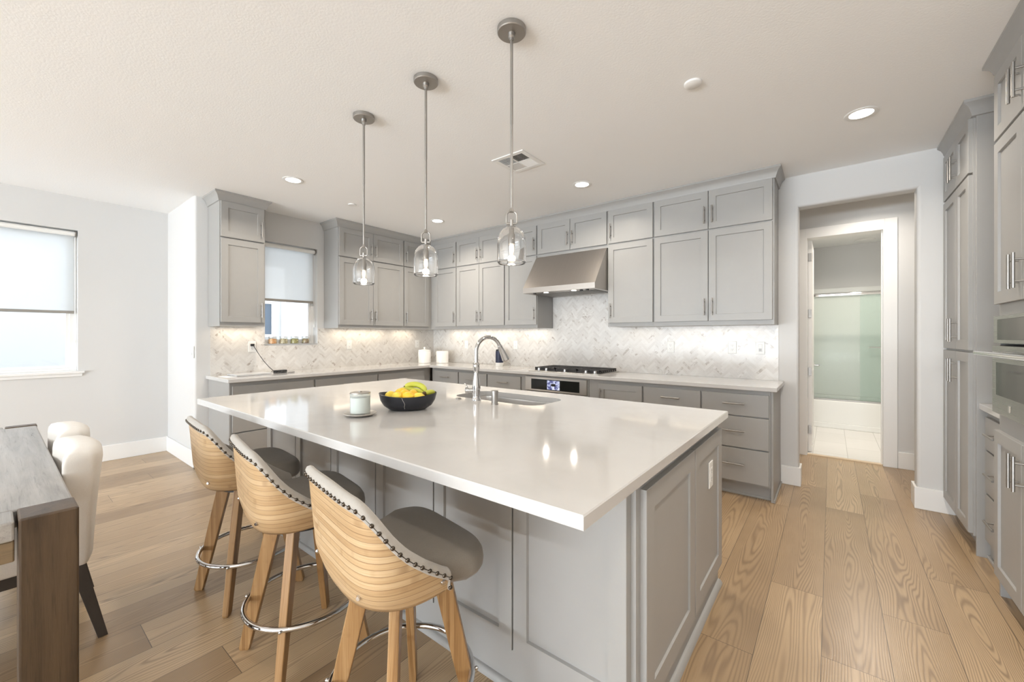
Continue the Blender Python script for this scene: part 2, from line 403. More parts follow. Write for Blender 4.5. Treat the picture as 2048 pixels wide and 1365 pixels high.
def tag(o, label=None, cat=None, group=None, kind=None):
    if label: o['label'] = label
    if cat: o['category'] = cat
    if group: o['group'] = group
    if kind: o['kind'] = kind
    return o
BASE = {}
def thing(name, loc, label, cat, group=None, kind=None):
    o = bpy.data.objects.new(name, None); o.empty_display_size = 0.1; o.location = loc; COL.objects.link(o)
    BASE[o.name] = Vector(loc); return tag(o, label, cat, group, kind)
def build(name, mb, mat, parent=None, bevel=0.0, seg=2, smooth=None, recalc=True, base=None, merge=False, sub=0, solid=0.0):
    # parent: things/parts; coordinates in mb are world coordinates unless base is given
    if base is None:
        if parent is not None:
            q = parent
            while q.parent is not None: q = q.parent
            base = BASE[q.name]
        else:
            xs = [v.x for v in mb.v]; ys = [v.y for v in mb.v]; zs = [v.z for v in mb.v]
            base = Vector(((min(xs) + max(xs)) / 2, (min(ys) + max(ys)) / 2, min(zs)))
    me = bpy.data.meshes.new(name); me.from_pydata([v - base for v in mb.v], [], mb.f)
    if recalc or merge:
        bm = bmesh.new(); bm.from_mesh(me)
        if merge: bmesh.ops.remove_doubles(bm, verts=bm.verts, dist=1e-5)
        if recalc: bmesh.ops.recalc_face_normals(bm, faces=bm.faces)
        bm.to_mesh(me); bm.free()
    me.materials.append(mat)
    if smooth is not None:
        for p in me.polygons: p.use_smooth = True
        me.set_sharp_from_angle(angle=math.radians(smooth))
    o = bpy.data.objects.new(name, me); COL.objects.link(o)
    if solid:
        s = o.modifiers.new('solid', 'SOLIDIFY'); s.thickness = solid; s.offset = -1
    if bevel:
        b = o.modifiers.new('bevel', 'BEVEL'); b.width = bevel; b.segments = seg; b.limit_method = 'ANGLE'; b.angle_limit = math.radians(40)
    if sub:
        s = o.modifiers.new('sub', 'SUBSURF'); s.levels = sub; s.render_levels = sub
    if parent is not None: o.parent = parent
    else:
        o.location = base; BASE[o.name] = Vector(base)
    return o
def solo(name, mb, mat, label, cat, group=None, **kw):
    return tag(build(name, mb, mat, **kw), label, cat, group)
def struct(name, mb, mat, **kw):
    return tag(build(name, mb, mat, **kw), kind='structure')
def dup(o, loc=None, rotz=None, label=None, parent=None):
    c = o.copy(); COL.objects.link(c)
    if parent is not None: c.parent = parent
    for ch in list(o.children): dup(ch, parent=c)
    if loc is not None: c.location = loc
    if rotz is not None: c.rotation_euler = (0, 0, rotz)
    if label: c['label'] = label
    return c

# ================================================================== ROOM SHELL
H = 2.74
XR, XD, YF = 6.32, -1.0, -12.2       # right wall, dining window wall, front wall (behind the camera)
struct('floor', MB().box(XD - 0.15, XR + 0.15, YF - 0.15, 1.235, -0.12, 0.0), M['floor'])
struct('ceiling', MB().box(XD - 0.15, XR + 0.15, YF - 0.15, 4.0, H, H + 0.12), M['ceil'])
def arc(cx, cy, r, a0, a1, n=5):
    return [(cx + r * math.cos(math.radians(a0 + (a1 - a0) * i / n)), cy + r * math.sin(math.radians(a0 + (a1 - a0) * i / n))) for i in range(n + 1)]
R_ = 0.022
# back wall with the rounded passage opening
OX0, OX1, OZ = 4.818, 5.562, 2.462
wb = MB(); ZR = OZ + R_
wb.prism([(-0.15, 0), (OX0 - R_, 0)] + arc(OX0 - R_, R_, R_, -90, 0) + arc(OX0 - R_, 0.14 - R_, R_, 0, 90) + [(-0.15, 0.14)], 0, ZR)
wb.prism([(OX1 + R_, 0), (XR, 0), (XR, 0.14), (OX1 + R_, 0.14)] + arc(OX1 + R_, 0.14 - R_, R_, 90, 180) + arc(OX1 + R_, R_, R_, 180, 270), 0, ZR)
hd = [(0.0, H), (0.0, ZR)] + [(y, z) for y, z in arc(R_, ZR, R_, 180, 270)][1:] + [(y, z) for y, z in arc(0.14 - R_, ZR, R_, 270, 360)] + [(0.14, H)]
k = len(hd); vs = [(OX0 - R_, y, z) for y, z in hd] + [(OX1 + R_, y, z) for y, z in hd]
wb.add(vs, [(i, (i + 1) % k, k + (i + 1) % k, k + i) for i in range(k)] + [tuple(range(k)), tuple(range(k, 2 * k))])
wb.box(-0.15, OX0 - R_, 0, 0.14, ZR, H).box(OX1 + R_, XR, 0, 0.14, ZR, H)
struct('wall_back', wb, M['wall'], smooth=35)
# kitchen side wall with its window, ending in a rounded pillar; return wall to the dining window wall
WY0, WY1, WZ0, WZ1 = -2.49, -1.885, 1.232, 2.405
YE = -3.13
wl = MB()
wl.prism([(-0.15, 0), (-0.15, WY1), (0, WY1), (0, 0)], 0, H)
wl.prism([(-0.15, WY1), (-0.15, WY0), (0, WY0), (0, WY1)], 0, WZ0)
wl.prism([(-0.15, WY1), (-0.15, WY0), (0, WY0), (0, WY1)], WZ1, H)
wl.prism([(-0.15, WY0), (-0.15, YE)] + arc(-R_, YE + R_, R_, -90, 0) + [(0, WY0)], 0, H)
struct('wall_left', wl, M['wall'], smooth=35)
struct('wall_return', MB().box(XD - 0.15, -0.149, YE, YE + 0.14, 0, H), M['wall'])
DY0, DY1, DZ0, DZ1 = -5.36, -3.846, 0.945, 2.40
wd = MB()
wd.box(XD - 0.15, XD, DY1, YE + 0.001, 0, H); wd.box(XD - 0.15, XD, YF, DY0, 0, H)
wd.box(XD - 0.15, XD, DY0, DY1, 0, DZ0); wd.box(XD - 0.15, XD, DY0, DY1, DZ1, H)
struct('wall_dining', wd, M['wall'])
struct('wall_right', MB().box(XR, XR + 0.15, YF, 4.0, 0, H), M['wall'])
wf = MB()
wf.box(XD - 0.15, -0.4, YF - 0.15, YF, 0, H); wf.box(6.1, XR + 0.15, YF - 0.15, YF, 0, H); wf.box(-0.4, 6.1, YF - 0.15, YF, 2.5, H)
struct('wall_front', wf, M['wall'])
# passage behind the opening and the bathroom
DX0, DX1, DH = 4.815, 5.476, 2.425
wh = MB()
wh.box(3.9, DX0, 1.21, 1.33, 0, H); wh.box(DX1, XR, 1.21, 1.33, 0, H); wh.box(DX0, DX1, 1.21, 1.33, DH, H)
struct('wall_passage', wh, M['wall'])
struct('wall_passage_end', MB().box(3.78, 3.9, 0.14, 1.33, 0, H), M['wall'])
struct('wall_bath_left', MB().box(4.60, 4.72, 1.33, 3.9, 0, H), M['wall'])
struct('wall_bath_back', MB().box(4.60, XR, 3.78, 3.9, 0, H), M['wall'])
def bath_tile():
    m, t, b = nt('bath_floor_tile')
    br = N(t, 'ShaderNodeTexBrick'); br.inputs['Scale'].default_value = 1.0; br.offset = 0.33
    br.inputs['Brick Width'].default_value = 0.61; br.inputs['Row Height'].default_value = 0.305; br.inputs['Mortar Size'].default_value = 0.004
    mp = N(t, 'ShaderNodeMapping'); mp.inputs['Rotation'].default_value = (0, 0, PI / 2); L(t, pos(t), mp.inputs[0]); L(t, mp.outputs[0], br.inputs['Vector'])
    br.inputs['Color1'].default_value = (0.72, 0.71, 0.69, 1); br.inputs['Color2'].default_value = (0.76, 0.75, 0.73, 1); br.inputs['Mortar'].default_value = (0.56, 0.55, 0.53, 1)
    L(t, mixc(t, math_n(t, 'MULTIPLY', noise(t, pos(t), 4.0, 5, 0.6, 1.0), 0.25), br.outputs['Color'], (0.6, 0.58, 0.55)), b.inputs['Base Color'])
    b.inputs['Roughness'].default_value = 0.25; return m
struct('floor_bath', MB().box(4.60, XR, 1.275, 3.9, -0.12, 0.006), bath_tile())
struct('trim_threshold', MB().box(DX0 + 0.02, DX1 - 0.0, 1.215, 1.275, -0.01, 0.010), M['rawwood'], bevel=0.003)

# baseboards
BT, BH = 0.016, 0.165
def bboard(name, x0, x1, y0, y1): struct(name, MB().box(x0, x1, y0, y1, 0, BH), M['trim'], bevel=0.004)
def bprism(name, poly): struct(name, MB().prism(poly, 0, BH), M['trim'], bevel=0.004)
bprism('baseboard_opening_left', [(4.6855, -0.0002), (4.6855, -BT), (OX0 + BT, -BT), (OX0 + BT, 0.14 + BT), (OX0 - 0.3, 0.14 + BT), (OX0 - 0.3, 0.1402), (OX0 + 0.0002, 0.1402), (OX0 + 0.0002, -0.0002)])
bprism('baseboard_opening_right', [(5.765, -0.0002), (5.765, -BT), (OX1 - BT, -BT), (OX1 - BT, 0.14 + BT), (OX1 + 0.4, 0.14 + BT), (OX1 + 0.4, 0.1402), (OX1 - 0.0002, 0.1402), (OX1 - 0.0002, -0.0002)])
bprism('baseboard_return', [(XD + BT + 0.0005, YE - 0.0002), (XD + BT + 0.0005, YE - BT), (BT, YE - BT), (BT, -3.02), (0.0002, -3.02), (0.0002, YE - 0.0002)])
bboard('baseboard_dining', XD, XD + BT, YF, YE)
bboard('baseboard_passage', DX1 + 0.092, XR, 1.21 - BT, 1.21)

# bathroom door frame (jamb + casing), structure
cs = MB()
cs.box(DX0 - 0.09, DX0 + 0.004, 1.19, 1.21, 0, DH + 0.09); cs.box(DX1 - 0.004, DX1 + 0.09, 1.19, 1.21, 0, DH + 0.09); cs.box(DX0 + 0.004, DX1 - 0.004, 1.19, 1.21, DH - 0.004, DH + 0.09)
struct('trim_door_casing', cs, M['trim'], bevel=0.003)
jb = MB(); jb.box(DX0, DX0 + 0.018, 1.19, 1.33, 0, DH); jb.box(DX1 - 0.018, DX1, 1.19, 1.33, 0, DH); jb.box(DX0 + 0.018, DX1 - 0.018, 1.19, 1.33, DH - 0.018, DH)
jb.box(DX1 - 0.03, DX1 - 0.018, 1.235, 1.27, 0, DH - 0.018)
struct('trim_door_jamb', jb, M['trim'], bevel=0.002)
# open bathroom door, swung into the bathroom
d = thing('door_1', (4.845, 1.36, 0.01), None, None, kind='structure')
dm = MB(); dm.M = frame_mat((4.871, 1.345, 0.012), (0, 1, 0), (1, 0, 0))
def shaker(mb, w, h, st=0.06, th=0.02, rec=0.010, a=0.0, b=0.0, ch=0.0022):
    x0, x1, z0, z1 = a, a + w, b, b + h
    def ring(i, c): return [(x0 + i, z0 + i, c), (x1 - i, z0 + i, c), (x1 - i, z1 - i, c), (x0 + i, z1 - i, c)]
    rs = [ring(0, 0), ring(0, th - 0.0015), ring(0.0015, th), ring(st, th), ring(st + ch, th - rec)]
    vs = [p for r in rs for p in r]; fs = [(3, 2, 1, 0)]
    for j in range(len(rs) - 1):
        for i in range(4): fs.append((4 * j + i, 4 * j + (i + 1) % 4, 4 * j + 4 + (i + 1) % 4, 4 * j + 4 + i))
    n0 = 4 * (len(rs) - 1); fs.append((n0, n0 + 1, n0 + 2, n0 + 3)); mb.add(vs, fs)
dm.M = None
dm.box(4.834, 4.871, 1.345, 1.965, 0.012, DH - 0.022)
leaf = build('door_leaf', dm, M['trim'], d, bevel=0.002)
pn = MB(); pn.M = frame_mat((4.8711, 1.345, 0.012), (0, 1, 0), (1, 0, 0))
for b0, b1 in ((0.18, 0.92), (1.05, 2.28)):
    pn.add([(0.1, b0, 0), (0.52, b0, 0), (0.52, b1, 0), (0.1, b1, 0), (0.11, b0 + .01, 0.004), (0.51, b0 + .01, 0.004), (0.51, b1 - .01, 0.004), (0.11, b1 - .01, 0.004), (0.14, b0 + .04, 0.0005), (0.48, b0 + .04, 0.0005), (0.48, b1 - .04, 0.0005), (0.14, b1 - .04, 0.0005)],
           [(i + o, (i + 1) % 4 + o, (i + 1) % 4 + 4 + o, i + 4 + o) for o in (0, 4) for i in range(4)])
build('panel_moulding', pn, M['trim'], leaf)
for z in (0.26, 0.92, 1.58, 2.22):
    build('hinge', MB().box(4.836, 4.868, 1.338, 1.346, z - 0.045, z + 0.045).cyl((4.833, 1.338, z - 0.045), (4.833, 1.338, z + 0.045), 0.006, n=10), M['nickel'], d)
hm = MB().cyl((4.871, 1.90, 0.965), (4.879, 1.90, 0.965), 0.027).cyl((4.879, 1.90, 0.965), (4.925, 1.90, 0.965), 0.009).tube([(4.925, 1.91, 0.965), (4.928, 1.86, 0.966), (4.926, 1.79, 0.964)], 0.008)
build('lever_handle', hm, M['chrome'], d, smooth=40)

# ------------------------------------------------------------------ windows (structure)
def window(name, fixed, lo, hi, z0, z1, depth_out, fw=0.045, mull=None):
    # fixed: wall face x, window set back by depth_out towards -x
    x1 = fixed - depth_out; root = thing(name, (x1, (lo + hi) / 2, z0), None, None, kind='structure')
    f = MB(); t = 0.045
    f.box(x1 - t, x1, lo, lo + fw, z0, z1); f.box(x1 - t, x1, hi - fw, hi, z0, z1); f.box(x1 - t, x1, lo + fw, hi - fw, z0, z0 + fw); f.box(x1 - t, x1, lo + fw, hi - fw, z1 - fw, z1)
    s = fw * 0.55
    f.box(x1 - t + 0.01, x1 - 0.014, lo + fw, lo + fw + s, z0 + fw, z1 - fw); f.box(x1 - t + 0.01, x1 - 0.014, hi - fw - s, hi - fw, z0 + fw, z1 - fw)
    f.box(x1 - t + 0.01, x1 - 0.014, lo + fw + s, hi - fw - s, z0 + fw, z0 + fw + s); f.box(x1 - t + 0.01, x1 - 0.014, lo + fw + s, hi - fw - s, z1 - fw - s, z1 - fw)
    if mull: f.box(x1 - t + 0.008, x1 - 0.012, mull - 0.03, mull + 0.03, z0 + fw, z1 - fw)
    build('window_frame', f, M['trim'], root, bevel=0.002)
    build('pane', MB().box(x1 - 0.028, x1 - 0.024, lo + fw, hi - fw, z0 + fw, z1 - fw), M['pane'], root)
    return root
window('window_1', 0.0, WY0, WY1, WZ0, WZ1, 0.10, 0.034)
window('window_2', XD, DY0, DY1, DZ0, DZ1, 0.09, 0.05, mull=-4.60)
sd = thing('window_3', (1.85, YF - 0.08, 0), None, None, kind='structure')
f = MB()
for x in (-0.4, 1.2, 2.8, 4.4, 6.02): f.box(x, x + 0.08, YF - 0.1, YF - 0.04, 0, 2.5)
f.box(-0.32, 6.02, YF - 0.1, YF - 0.04, 0, 0.08); f.box(-0.32, 6.02, YF - 0.1, YF - 0.04, 2.42, 2.5)
build('window_frame', f, M['trim'], sd)
struct('trim_1', MB().prism([(-0.099, WY0 + 0.001), (0.008, WY0 + 0.001), (0.008, WY0 - 0.012), (0.016, WY0 - 0.012), (0.016, WY1 + 0.012), (0.008, WY1 + 0.012), (0.008, WY1 - 0.001), (-0.099, WY1 - 0.001)], WZ0 + 0.0005, WZ0 + 0.0018), M['trim'], bevel=0.002)
ts = MB().prism([(XD - 0.09, DY0 + 0.001), (XD + 0.0005, DY0 + 0.001), (XD + 0.0005, DY0 - 0.045), (XD + 0.03, DY0 - 0.045), (XD + 0.03, DY1 + 0.045), (XD + 0.0005, DY1 + 0.045), (XD + 0.0005, DY1 - 0.001), (XD - 0.09, DY1 - 0.001)], DZ0 + 0.0005, DZ0 + 0.022)
ts.box(XD + 0.0005, XD + 0.014, DY0 - 0.03, DY1 + 0.03, DZ0 - 0.03, DZ0)
struct('trim_2', ts, M['trim'], bevel=0.002)
# roller shades
def roller(label, x, lo, hi, ztop, zbot):
    r = thing('roller_shade', (x, (lo + hi) / 2, zbot), label, 'shade')
    build('roller_tube', MB().cyl((x, lo, ztop), (x, hi, ztop), 0.024), M['white_plastic'], r, smooth=40)
    for y in (lo - 0.008, hi): build('bracket', MB().cyl((x, y, ztop), (x, y + 0.008, ztop), 0.032).box(x - 0.012, x + 0.012, y, y + 0.008, ztop, ztop + 0.028), M['nickel'], r)
    build('shade_cloth', MB().box(x - 0.0245, x - 0.0238, lo + 0.006, hi - 0.006, zbot + 0.012, ztop), M['shade'], r)
    build('hem_bar', MB().box(x - 0.031, x - 0.017, lo + 0.004, hi - 0.004, zbot - 0.012, zbot + 0.016), plain('grey_hem_bar', (0.30, 0.285, 0.26), 0.6), r, bevel=0.003)
    ch = MB().tube([(x, hi + 0.002, ztop - 0.02), (x + 0.004, hi + 0.003, (ztop + zbot) / 2), (x, hi + 0.002, zbot - 0.28)], 0.0018, 6)
    ch.tube([(x - 0.02, hi + 0.002, ztop - 0.02), (x - 0.016, hi + 0.002, (ztop + zbot) / 2), (x - 0.01, hi + 0.002, zbot - 0.28)], 0.0018, 6)
    cho = build('bead_chain', ch, M['white_plastic'], r)
    build('chain_tensioner', MB().box(x - 0.02, x + 0.008, hi - 0.004, hi + 0.008, zbot - 0.31, zbot - 0.275), M['white_plastic'], cho, bevel=0.003)
roller('white roller shade half lowered over the small kitchen window', -0.042, WY0 + 0.014, WY1 - 0.018, WZ1 - 0.034, 1.742)
roller('wide white roller shade over the dining window, beaded chain at its right', XD - 0.045, DY0 + 0.014, DY1 - 0.018, DZ1 - 0.034, 1.565)

# outdoors seen through the windows: a neighbouring stucco wall and ground
nb = MB()
nb.box(-4.3, -4.0, -3.98, -1.75, -0.3, 6.0); nb.box(-4.3, -4.0, -9.0, -3.98, -0.3, 2.03); nb.box(-4.3, -4.0, -9.0, -3.98, 2.44, 6.0)  # gaps added in the wall so bright sky patches show through the shades
nb.box(-4.3, -4.0, -1.75, -0.464, -0.3, 2.10); nb.box(-4.3, -4.0, -1.75, -0.464, 2.80, 6.0); nb.box(-4.3, -4.0, -0.464, 4.0, -0.3, 6.0)
solo('neighbour_house_wall', nb, M['stucco'], 'pale stucco wall of the house next door, seen through the windows', 'wall')
struct('ground', MB().box(-9, XD - 0.15, -14, 6, -0.5, -0.3), M['concrete'])
nw = thing('neighbour_window', (-3.99, -1.25, 1.0), 'dark white-framed window in the house next door, seen through the kitchen window', 'window')
build('window_frame', MB().box(-4.0, -3.95, -1.56, -1.50, 1.30, 2.04).box(-4.0, -3.95, -0.86, -0.80, 1.30, 2.04).box(-4.0, -3.95, -1.50, -0.86, 1.30, 1.36).box(-4.0, -3.95, -1.50, -0.86, 1.98, 2.04), M['trim'], nw)
build('pane', MB().box(-3.995, -3.975, -1.50, -0.86, 1.36, 1.98), M['darkpane'], nw)
build('corner_board', MB().box(-4.0, -3.96, -0.66, -0.58, -0.3, 2.1), M['trim'], nw)

# ================================================================== BACKSPLASH (herringbone mosaic, tile by tile)
def clip(poly, x0, x1, z0, z1):
    def half(p, ax, lim, sgn):
        out = []
        for i in range(len(p)):
            a, b = p[i], p[(i + 1) % len(p)]; da, db = (a[ax] - lim) * sgn, (b[ax] - lim) * sgn
            if da >= 0: out.append(a)
            if da * db < 0:
                t = da / (da - db); out.append((a[0] + (b[0] - a[0]) * t, a[1] + (b[1] - a[1]) * t))
        return out
    for ax, lim, s in ((0, x0, 1), (0, x1, -1), (1, z0, 1), (1, z1, -1)):
        poly = half(poly, ax, lim, s)
        if len(poly) < 3: return []
    return poly
def herring(rects, seed):
    Wd, n = 0.0255, 4; Lg = Wd * n; g = 0.0009; rnd = random.Random(seed); tiles = []
    xa, xb = min(r[0] for r in rects), max(r[1] for r in rects); za, zb = min(r[2] for r in rects), max(r[3] for r in rects)
    c = math.sqrt(0.5)
    cx, cz = (xa + xb) / 2, (za + zb) / 2; rad = math.hypot(xb - xa, zb - za) / 2 + 0.2
    K = int(rad * 1.5 / Wd) + 4; J = int(rad * 1.5 / (2 * Lg)) + 4
    for k in range(-K, K):
        for j in range(-J, J):
            for vert in (0, 1):
                if not vert: a0, a1, b0, b1 = k * Wd + 2 * Lg * j, k * Wd + 2 * Lg * j + Lg, k * Wd, k * Wd + Wd
                else: a0, a1, b0, b1 = (k - 1) * Wd + 2 * Lg * j, k * Wd + 2 * Lg * j, k * Wd, k * Wd + Lg
                q = [(a0 + g, b0 + g), (a1 - g, b0 + g), (a1 - g, b1 - g), (a0 + g, b1 - g)]
                q = [(cx + (u - v) * c, cz + (u + v) * c) for u, v in q]
                if max(p[0] for p in q) < xa or min(p[0] for p in q) > xb or max(p[1] for p in q) < za or min(p[1] for p in q) > zb: continue
                r = rnd.random()
                for rc in rects:
                    p = clip(q, *rc)
                    if len(p) >= 3: tiles.append((p, r))
    return tiles
def backsplash(name, rects, to3, gro, label, seed):
    root = thing(name, to3((rects[0][0] + rects[0][1]) / 2, rects[0][2], 0.0015), label, 'backsplash')
    build('grout_bed', gro, M['grout'], root)
    me = bpy.data.meshes.new('herringbone_tiles'); vs = []; fs = []; rs = []
    b = BASE[root.name]
    for p, r in herring(rects, seed):
        o = len(vs); vs += [Vector(to3(x, z, 0.0072)) - b for x, z in p]; fs.append(tuple(range(o, o + len(p)))); rs.append(r)
    me.from_pydata(vs, [], fs); a = me.attributes.new('tile_rand', 'FLOAT', 'FACE'); a.data.foreach_set('value', rs)
    me.materials.append(M['tile']); o = bpy.data.objects.new('herringbone_tiles', me); COL.objects.link(o); o.parent = root
UB = 1.422      # underside of the wall cabinets
CT = 0.92       # counter top height
ra = [(0.008, 2.27, CT, UB), (2.27, 3.165, CT, 1.86), (3.165, 4.668, CT, UB)]
gr = MB().box(0.0075, 2.27, -0.006, -0.0012, CT, UB).box(2.27, 3.165, -0.006, -0.0012, CT, 1.86).box(3.165, 4.668, -0.006, -0.0012, CT, UB)
backsplash('tile_backsplash', ra, lambda x, z, d: (x, -d, z), gr, 'white marble herringbone backsplash behind the cooktop, on the hood wall', 3)
rb = [(-3.0, WY0, CT, UB), (WY0, WY1, CT, WZ0 - 0.018), (WY1, -0.0015, CT, UB)]
gr = MB().box(0.0012, 0.006, -3.0, WY0, CT, UB).box(0.0012, 0.006, WY0, WY1, CT, WZ0 - 0.018).box(0.0012, 0.006, WY1, -0.0012, CT, UB)
backsplash('tile_backsplash', rb, lambda y, z, d: (d, y, z), gr, 'white marble herringbone backsplash under the kitchen window', 5)

# ================================================================== CABINETS
def pull(mb, a, b, c, Lh, vert):
    # bar pull centred at (a, b) on a front whose face is at c, in the run's own frame
    hh = Lh / 2; s = 0.031; q = hh * 0.62
    if vert:
        mb.cyl((a, b - hh, c + s), (a, b + hh, c + s), 0.0062, n=12)
        for e in (-q, q): mb.cyl((a, b + e, c), (a, b + e, c + s), 0.0045, n=10)
    else:
        mb.cyl((a - hh, b, c + s), (a + hh, b, c + s), 0.0062, n=12)
        for e in (-q, q): mb.cyl((a + e, b, c), (a + e, b, c + s), 0.0045, n=10)
def door(root, fm, a0, a1, z0, z1, c, handle=None, hpos='low', Lh=0.155, st=0.06, hz=None, mat=None):
    m = MB(); m.M = fm; shaker(m, a1 - a0, z1 - z0, st, 0.02, 0.010, a0, z0)
    for i in range(len(m.v)): m.v[i] = m.v[i] + fm.to_3x3() @ Vector((0, 0, c))
    o = build('door', m, mat or M['cab'], root)
    if handle:
        h = MB(); h.M = fm; a = a0 + 0.03 if handle == 'L' else a1 - 0.03
        b = hz if hz else (z0 + 0.05 + Lh / 2 if hpos == 'low' else z1 - 0.05 - Lh / 2)
        pull(h, a, b, c + 0.02, Lh, True); build('handle', h, M['nickel'], o, smooth=40)
    return o
def drawer(root, fm, a0, a1, z0, z1, c, handle=True, Lh=0.16):
    m = MB(); m.M = fm; m.box(a0, a1, z0, z1, c, c + 0.02); o = build('drawer', m, M['cab'], root, bevel=0.0018)
    if handle:
        h = MB(); h.M = fm; pull(h, (a0 + a1) / 2, (z0 + z1) / 2 + 0.01, c + 0.02, min(Lh, (a1 - a0) * 0.5), False); build('handle', h, M['nickel'], o, smooth=40)
    return o
def carcass(root, fm, a0, a1, z0, z1, c1, c0=0.0, name='body'):
    m = MB(); m.M = fm; m.box(a0, a1, z0, z1, c0, c1); return build(name, m, M['cab'], root)
FA = frame_mat((0, 0, 0), (1, 0, 0), (0, -1, 0))
FB = frame_mat((0, 0, 0), (0, 1, 0), (1, 0, 0))
UD = 0.345                                  # wall cabinet body depth; doors add 0.02
ZU0, ZU1, ZL0, ZL1, UT = 2.300, 2.648, 1.462, 2.287, 2.66
def wall_cab(fm, a0, a1, label, cols, z0=UB, lower=True, grp='grey wall cabinets', c0=0.008):
    p = fm @ Vector(((a0 + a1) / 2, z0, UD / 2))
    r = thing('wall_cabinet', p, label, 'cabinet', grp)
    carcass(r, fm, a0 + 0.0005, a1 - 0.0005, z0, UT, UD, c0)
    for (x0, x1, hs) in cols:
        door(r, fm, x0, x1, ZU0, ZU1, UD, hs)
        if lower: door(r, fm, x0, x1, ZL0, ZL1, UD, hs)
    return r
wall_cab(FA, 0.0, 0.893, 'narrow grey wall cabinet on the hood wall, in the inside corner', [(0.445, 0.885, 'R')])
wall_cab(FA, 0.893, 1.768, 'double-door grey wall cabinet on the hood wall, beside the inside-corner one', [(0.901, 1.327, 'R'), (1.332, 1.760, 'L')])
wall_cab(FA, 1.768, 2.267, 'single-door grey wall cabinet just left of the steel range hood', [(1.777, 2.260, 'R')])
wall_cab(FA, 2.267, 3.174, 'short double-door grey wall cabinet directly above the steel range hood', [(2.276, 2.719, 'R'), (2.724, 3.165, 'L')], z0=2.262, lower=False)
wall_cab(FA, 3.174, 3.663, 'single-door grey wall cabinet just right of the steel range hood', [(3.183, 3.655, 'L')])
wall_cab(FA, 3.663, 4.668, 'wide double-door grey wall cabinet at the passage end of the hood wall', [(3.671, 4.158, 'R'), (4.164, 4.655, 'L')])
cl = wall_cab(FB, -3.018, -2.612, 'tall narrow grey wall cabinet standing alone left of the kitchen window', [(-3.010, -2.625, 'R')])
wall_cab(FB, -1.805, -0.852, 'double-door grey wall cabinet right of the kitchen window', [(-1.797, -1.334, 'R'), (-1.329, -0.860, 'L')])
wall_cab(FB, -0.852, -UD - 0.002, 'narrow grey wall cabinet on the window wall, in the inside corner', [(-0.844, -0.405, 'L')])
CP = [(-0.02, 2.640), (0.010, 2.650), (0.013, 2.664), (0.017, 2.672), (0.021, 2.688), (0.031, 2.707), (0.043, 2.718), (0.050, 2.724), (0.050, 2.7395), (-0.02, 2.7395)]
cr = MB().sweep(CP, [(0.008, -1.805, 0, -1), (UD, -1.805, 1, -1), (UD, -UD, 1, -1), (4.668, -UD, 1, -1), (4.668, -0.008, 1, 0)])
solo('crown_molding', cr, M['cab'], 'long grey crown moulding along the top of the corner run of wall cabinets', 'moulding', smooth=25)
c2 = MB().sweep(CP, [(0.008, -3.018, 0, -1), (UD, -3.018, 1, -1), (UD, -2.612, 1, 1), (0.008, -2.612, 0, 1)])
build('crown', c2, M['cab'], cl, smooth=25)

# base cabinets, hood wall
BD = 0.58
def base_cab(fm, a0, a1, label, fronts, depth=BD, end=None, grp='grey base cabinets', z1=0.884, c0=0.008):
    r = thing('base_cabinet', fm @ Vector(((a0 + a1) / 2, 0, depth / 2)), label, 'cabinet', grp)
    carcass(r, fm, a0 + 0.0005, a1 - 0.0005, 0.112, z1, depth, c0)
    t = MB(); t.M = fm; t.box(a0 + 0.0005, a1 - 0.0005, 0, 0.112, c0, depth - 0.055).box(a0 + 0.0005, a1 - 0.0005, 0, 0.02, depth - 0.055, depth - 0.042); build('toe_kick', t, M['cab'], r, bevel=0.003)
    for fr in fronts:
        if fr[0] == 'drawers':
            for z0, z1_ in ((0.128, 0.398), (0.409, 0.661), (0.671, 0.848)): drawer(r, fm, fr[1], fr[2], z0, z1_, depth, fr[3] if len(fr) > 3 else True)
        elif fr[0] == 'door': door(r, fm, fr[1], fr[2], 0.128, 0.848, depth, fr[3], 'high')
    if end is not None:
        e = MB(); e.M = fm; e.box(end[0], end[1], 0, z1, c0, depth).box(end[1] if end[2] > 0 else end[0] - 0.012, end[1] + 0.012 if end[2] > 0 else end[0], 0, 0.02, c0, depth + 0.0)
        build('end_panel', e, M['cab'], r, bevel=0.002)
    return r
base_cab(FA, 0.645, 1.177, 'grey base drawer cabinet on the hood wall, next to the inside corner', [('drawers', 0.70, 1.168)])
base_cab(FA, 1.177, 1.682, 'grey base drawer cabinet on the hood wall, behind the tall faucet', [('drawers', 1.188, 1.672)])
base_cab(FA, 1.682, 2.262, 'grey base drawer cabinet just left of the built-in oven under the cooktop', [('drawers', 1.692, 2.200)])
base_cab(FA, 3.075, 3.642, 'grey base cabinet with a recessed-panel door just right of the under-counter oven', [('door', 3.185, 3.634, 'L')])
base_cab(FA, 3.642, 4.155, 'grey base drawer cabinet, second from the passage end of the hood wall', [('drawers', 3.650, 4.148)])
base_cab(FA, 4.155, 4.666, 'grey three-drawer base cabinet at the passage end of the hood wall', [('drawers', 4.162, 4.655)], end=(4.6665, 4.684, 1))
base_cab(FB, -3.0, -2.222, 'grey base drawer cabinet under the window wall counter, farthest from the inside corner', [('drawers', -2.993, -2.230)], depth=0.60, end=(-3.016, -3.0005, -1))
base_cab(FB, -2.222, -1.435, 'grey base drawer cabinet on the window wall, middle of three', [('drawers', -2.213, -1.443)], depth=0.60)
base_cab(FB, -1.435, -0.585, 'grey base drawer cabinet on the window wall, next to the inside corner', [('drawers', -1.427, -0.70)], depth=0.60)
ctp = MB().prism([(0.0075, -3.04), (0.655, -3.04), (0.655, -0.64), (4.712, -0.64), (4.712, -0.0075), (0.0075, -0.0075)], 0.885, CT)
solo('countertop', ctp, M['quartz'], 'L-shaped white quartz countertop along the window wall and hood wall', 'countertop', bevel=0.004)
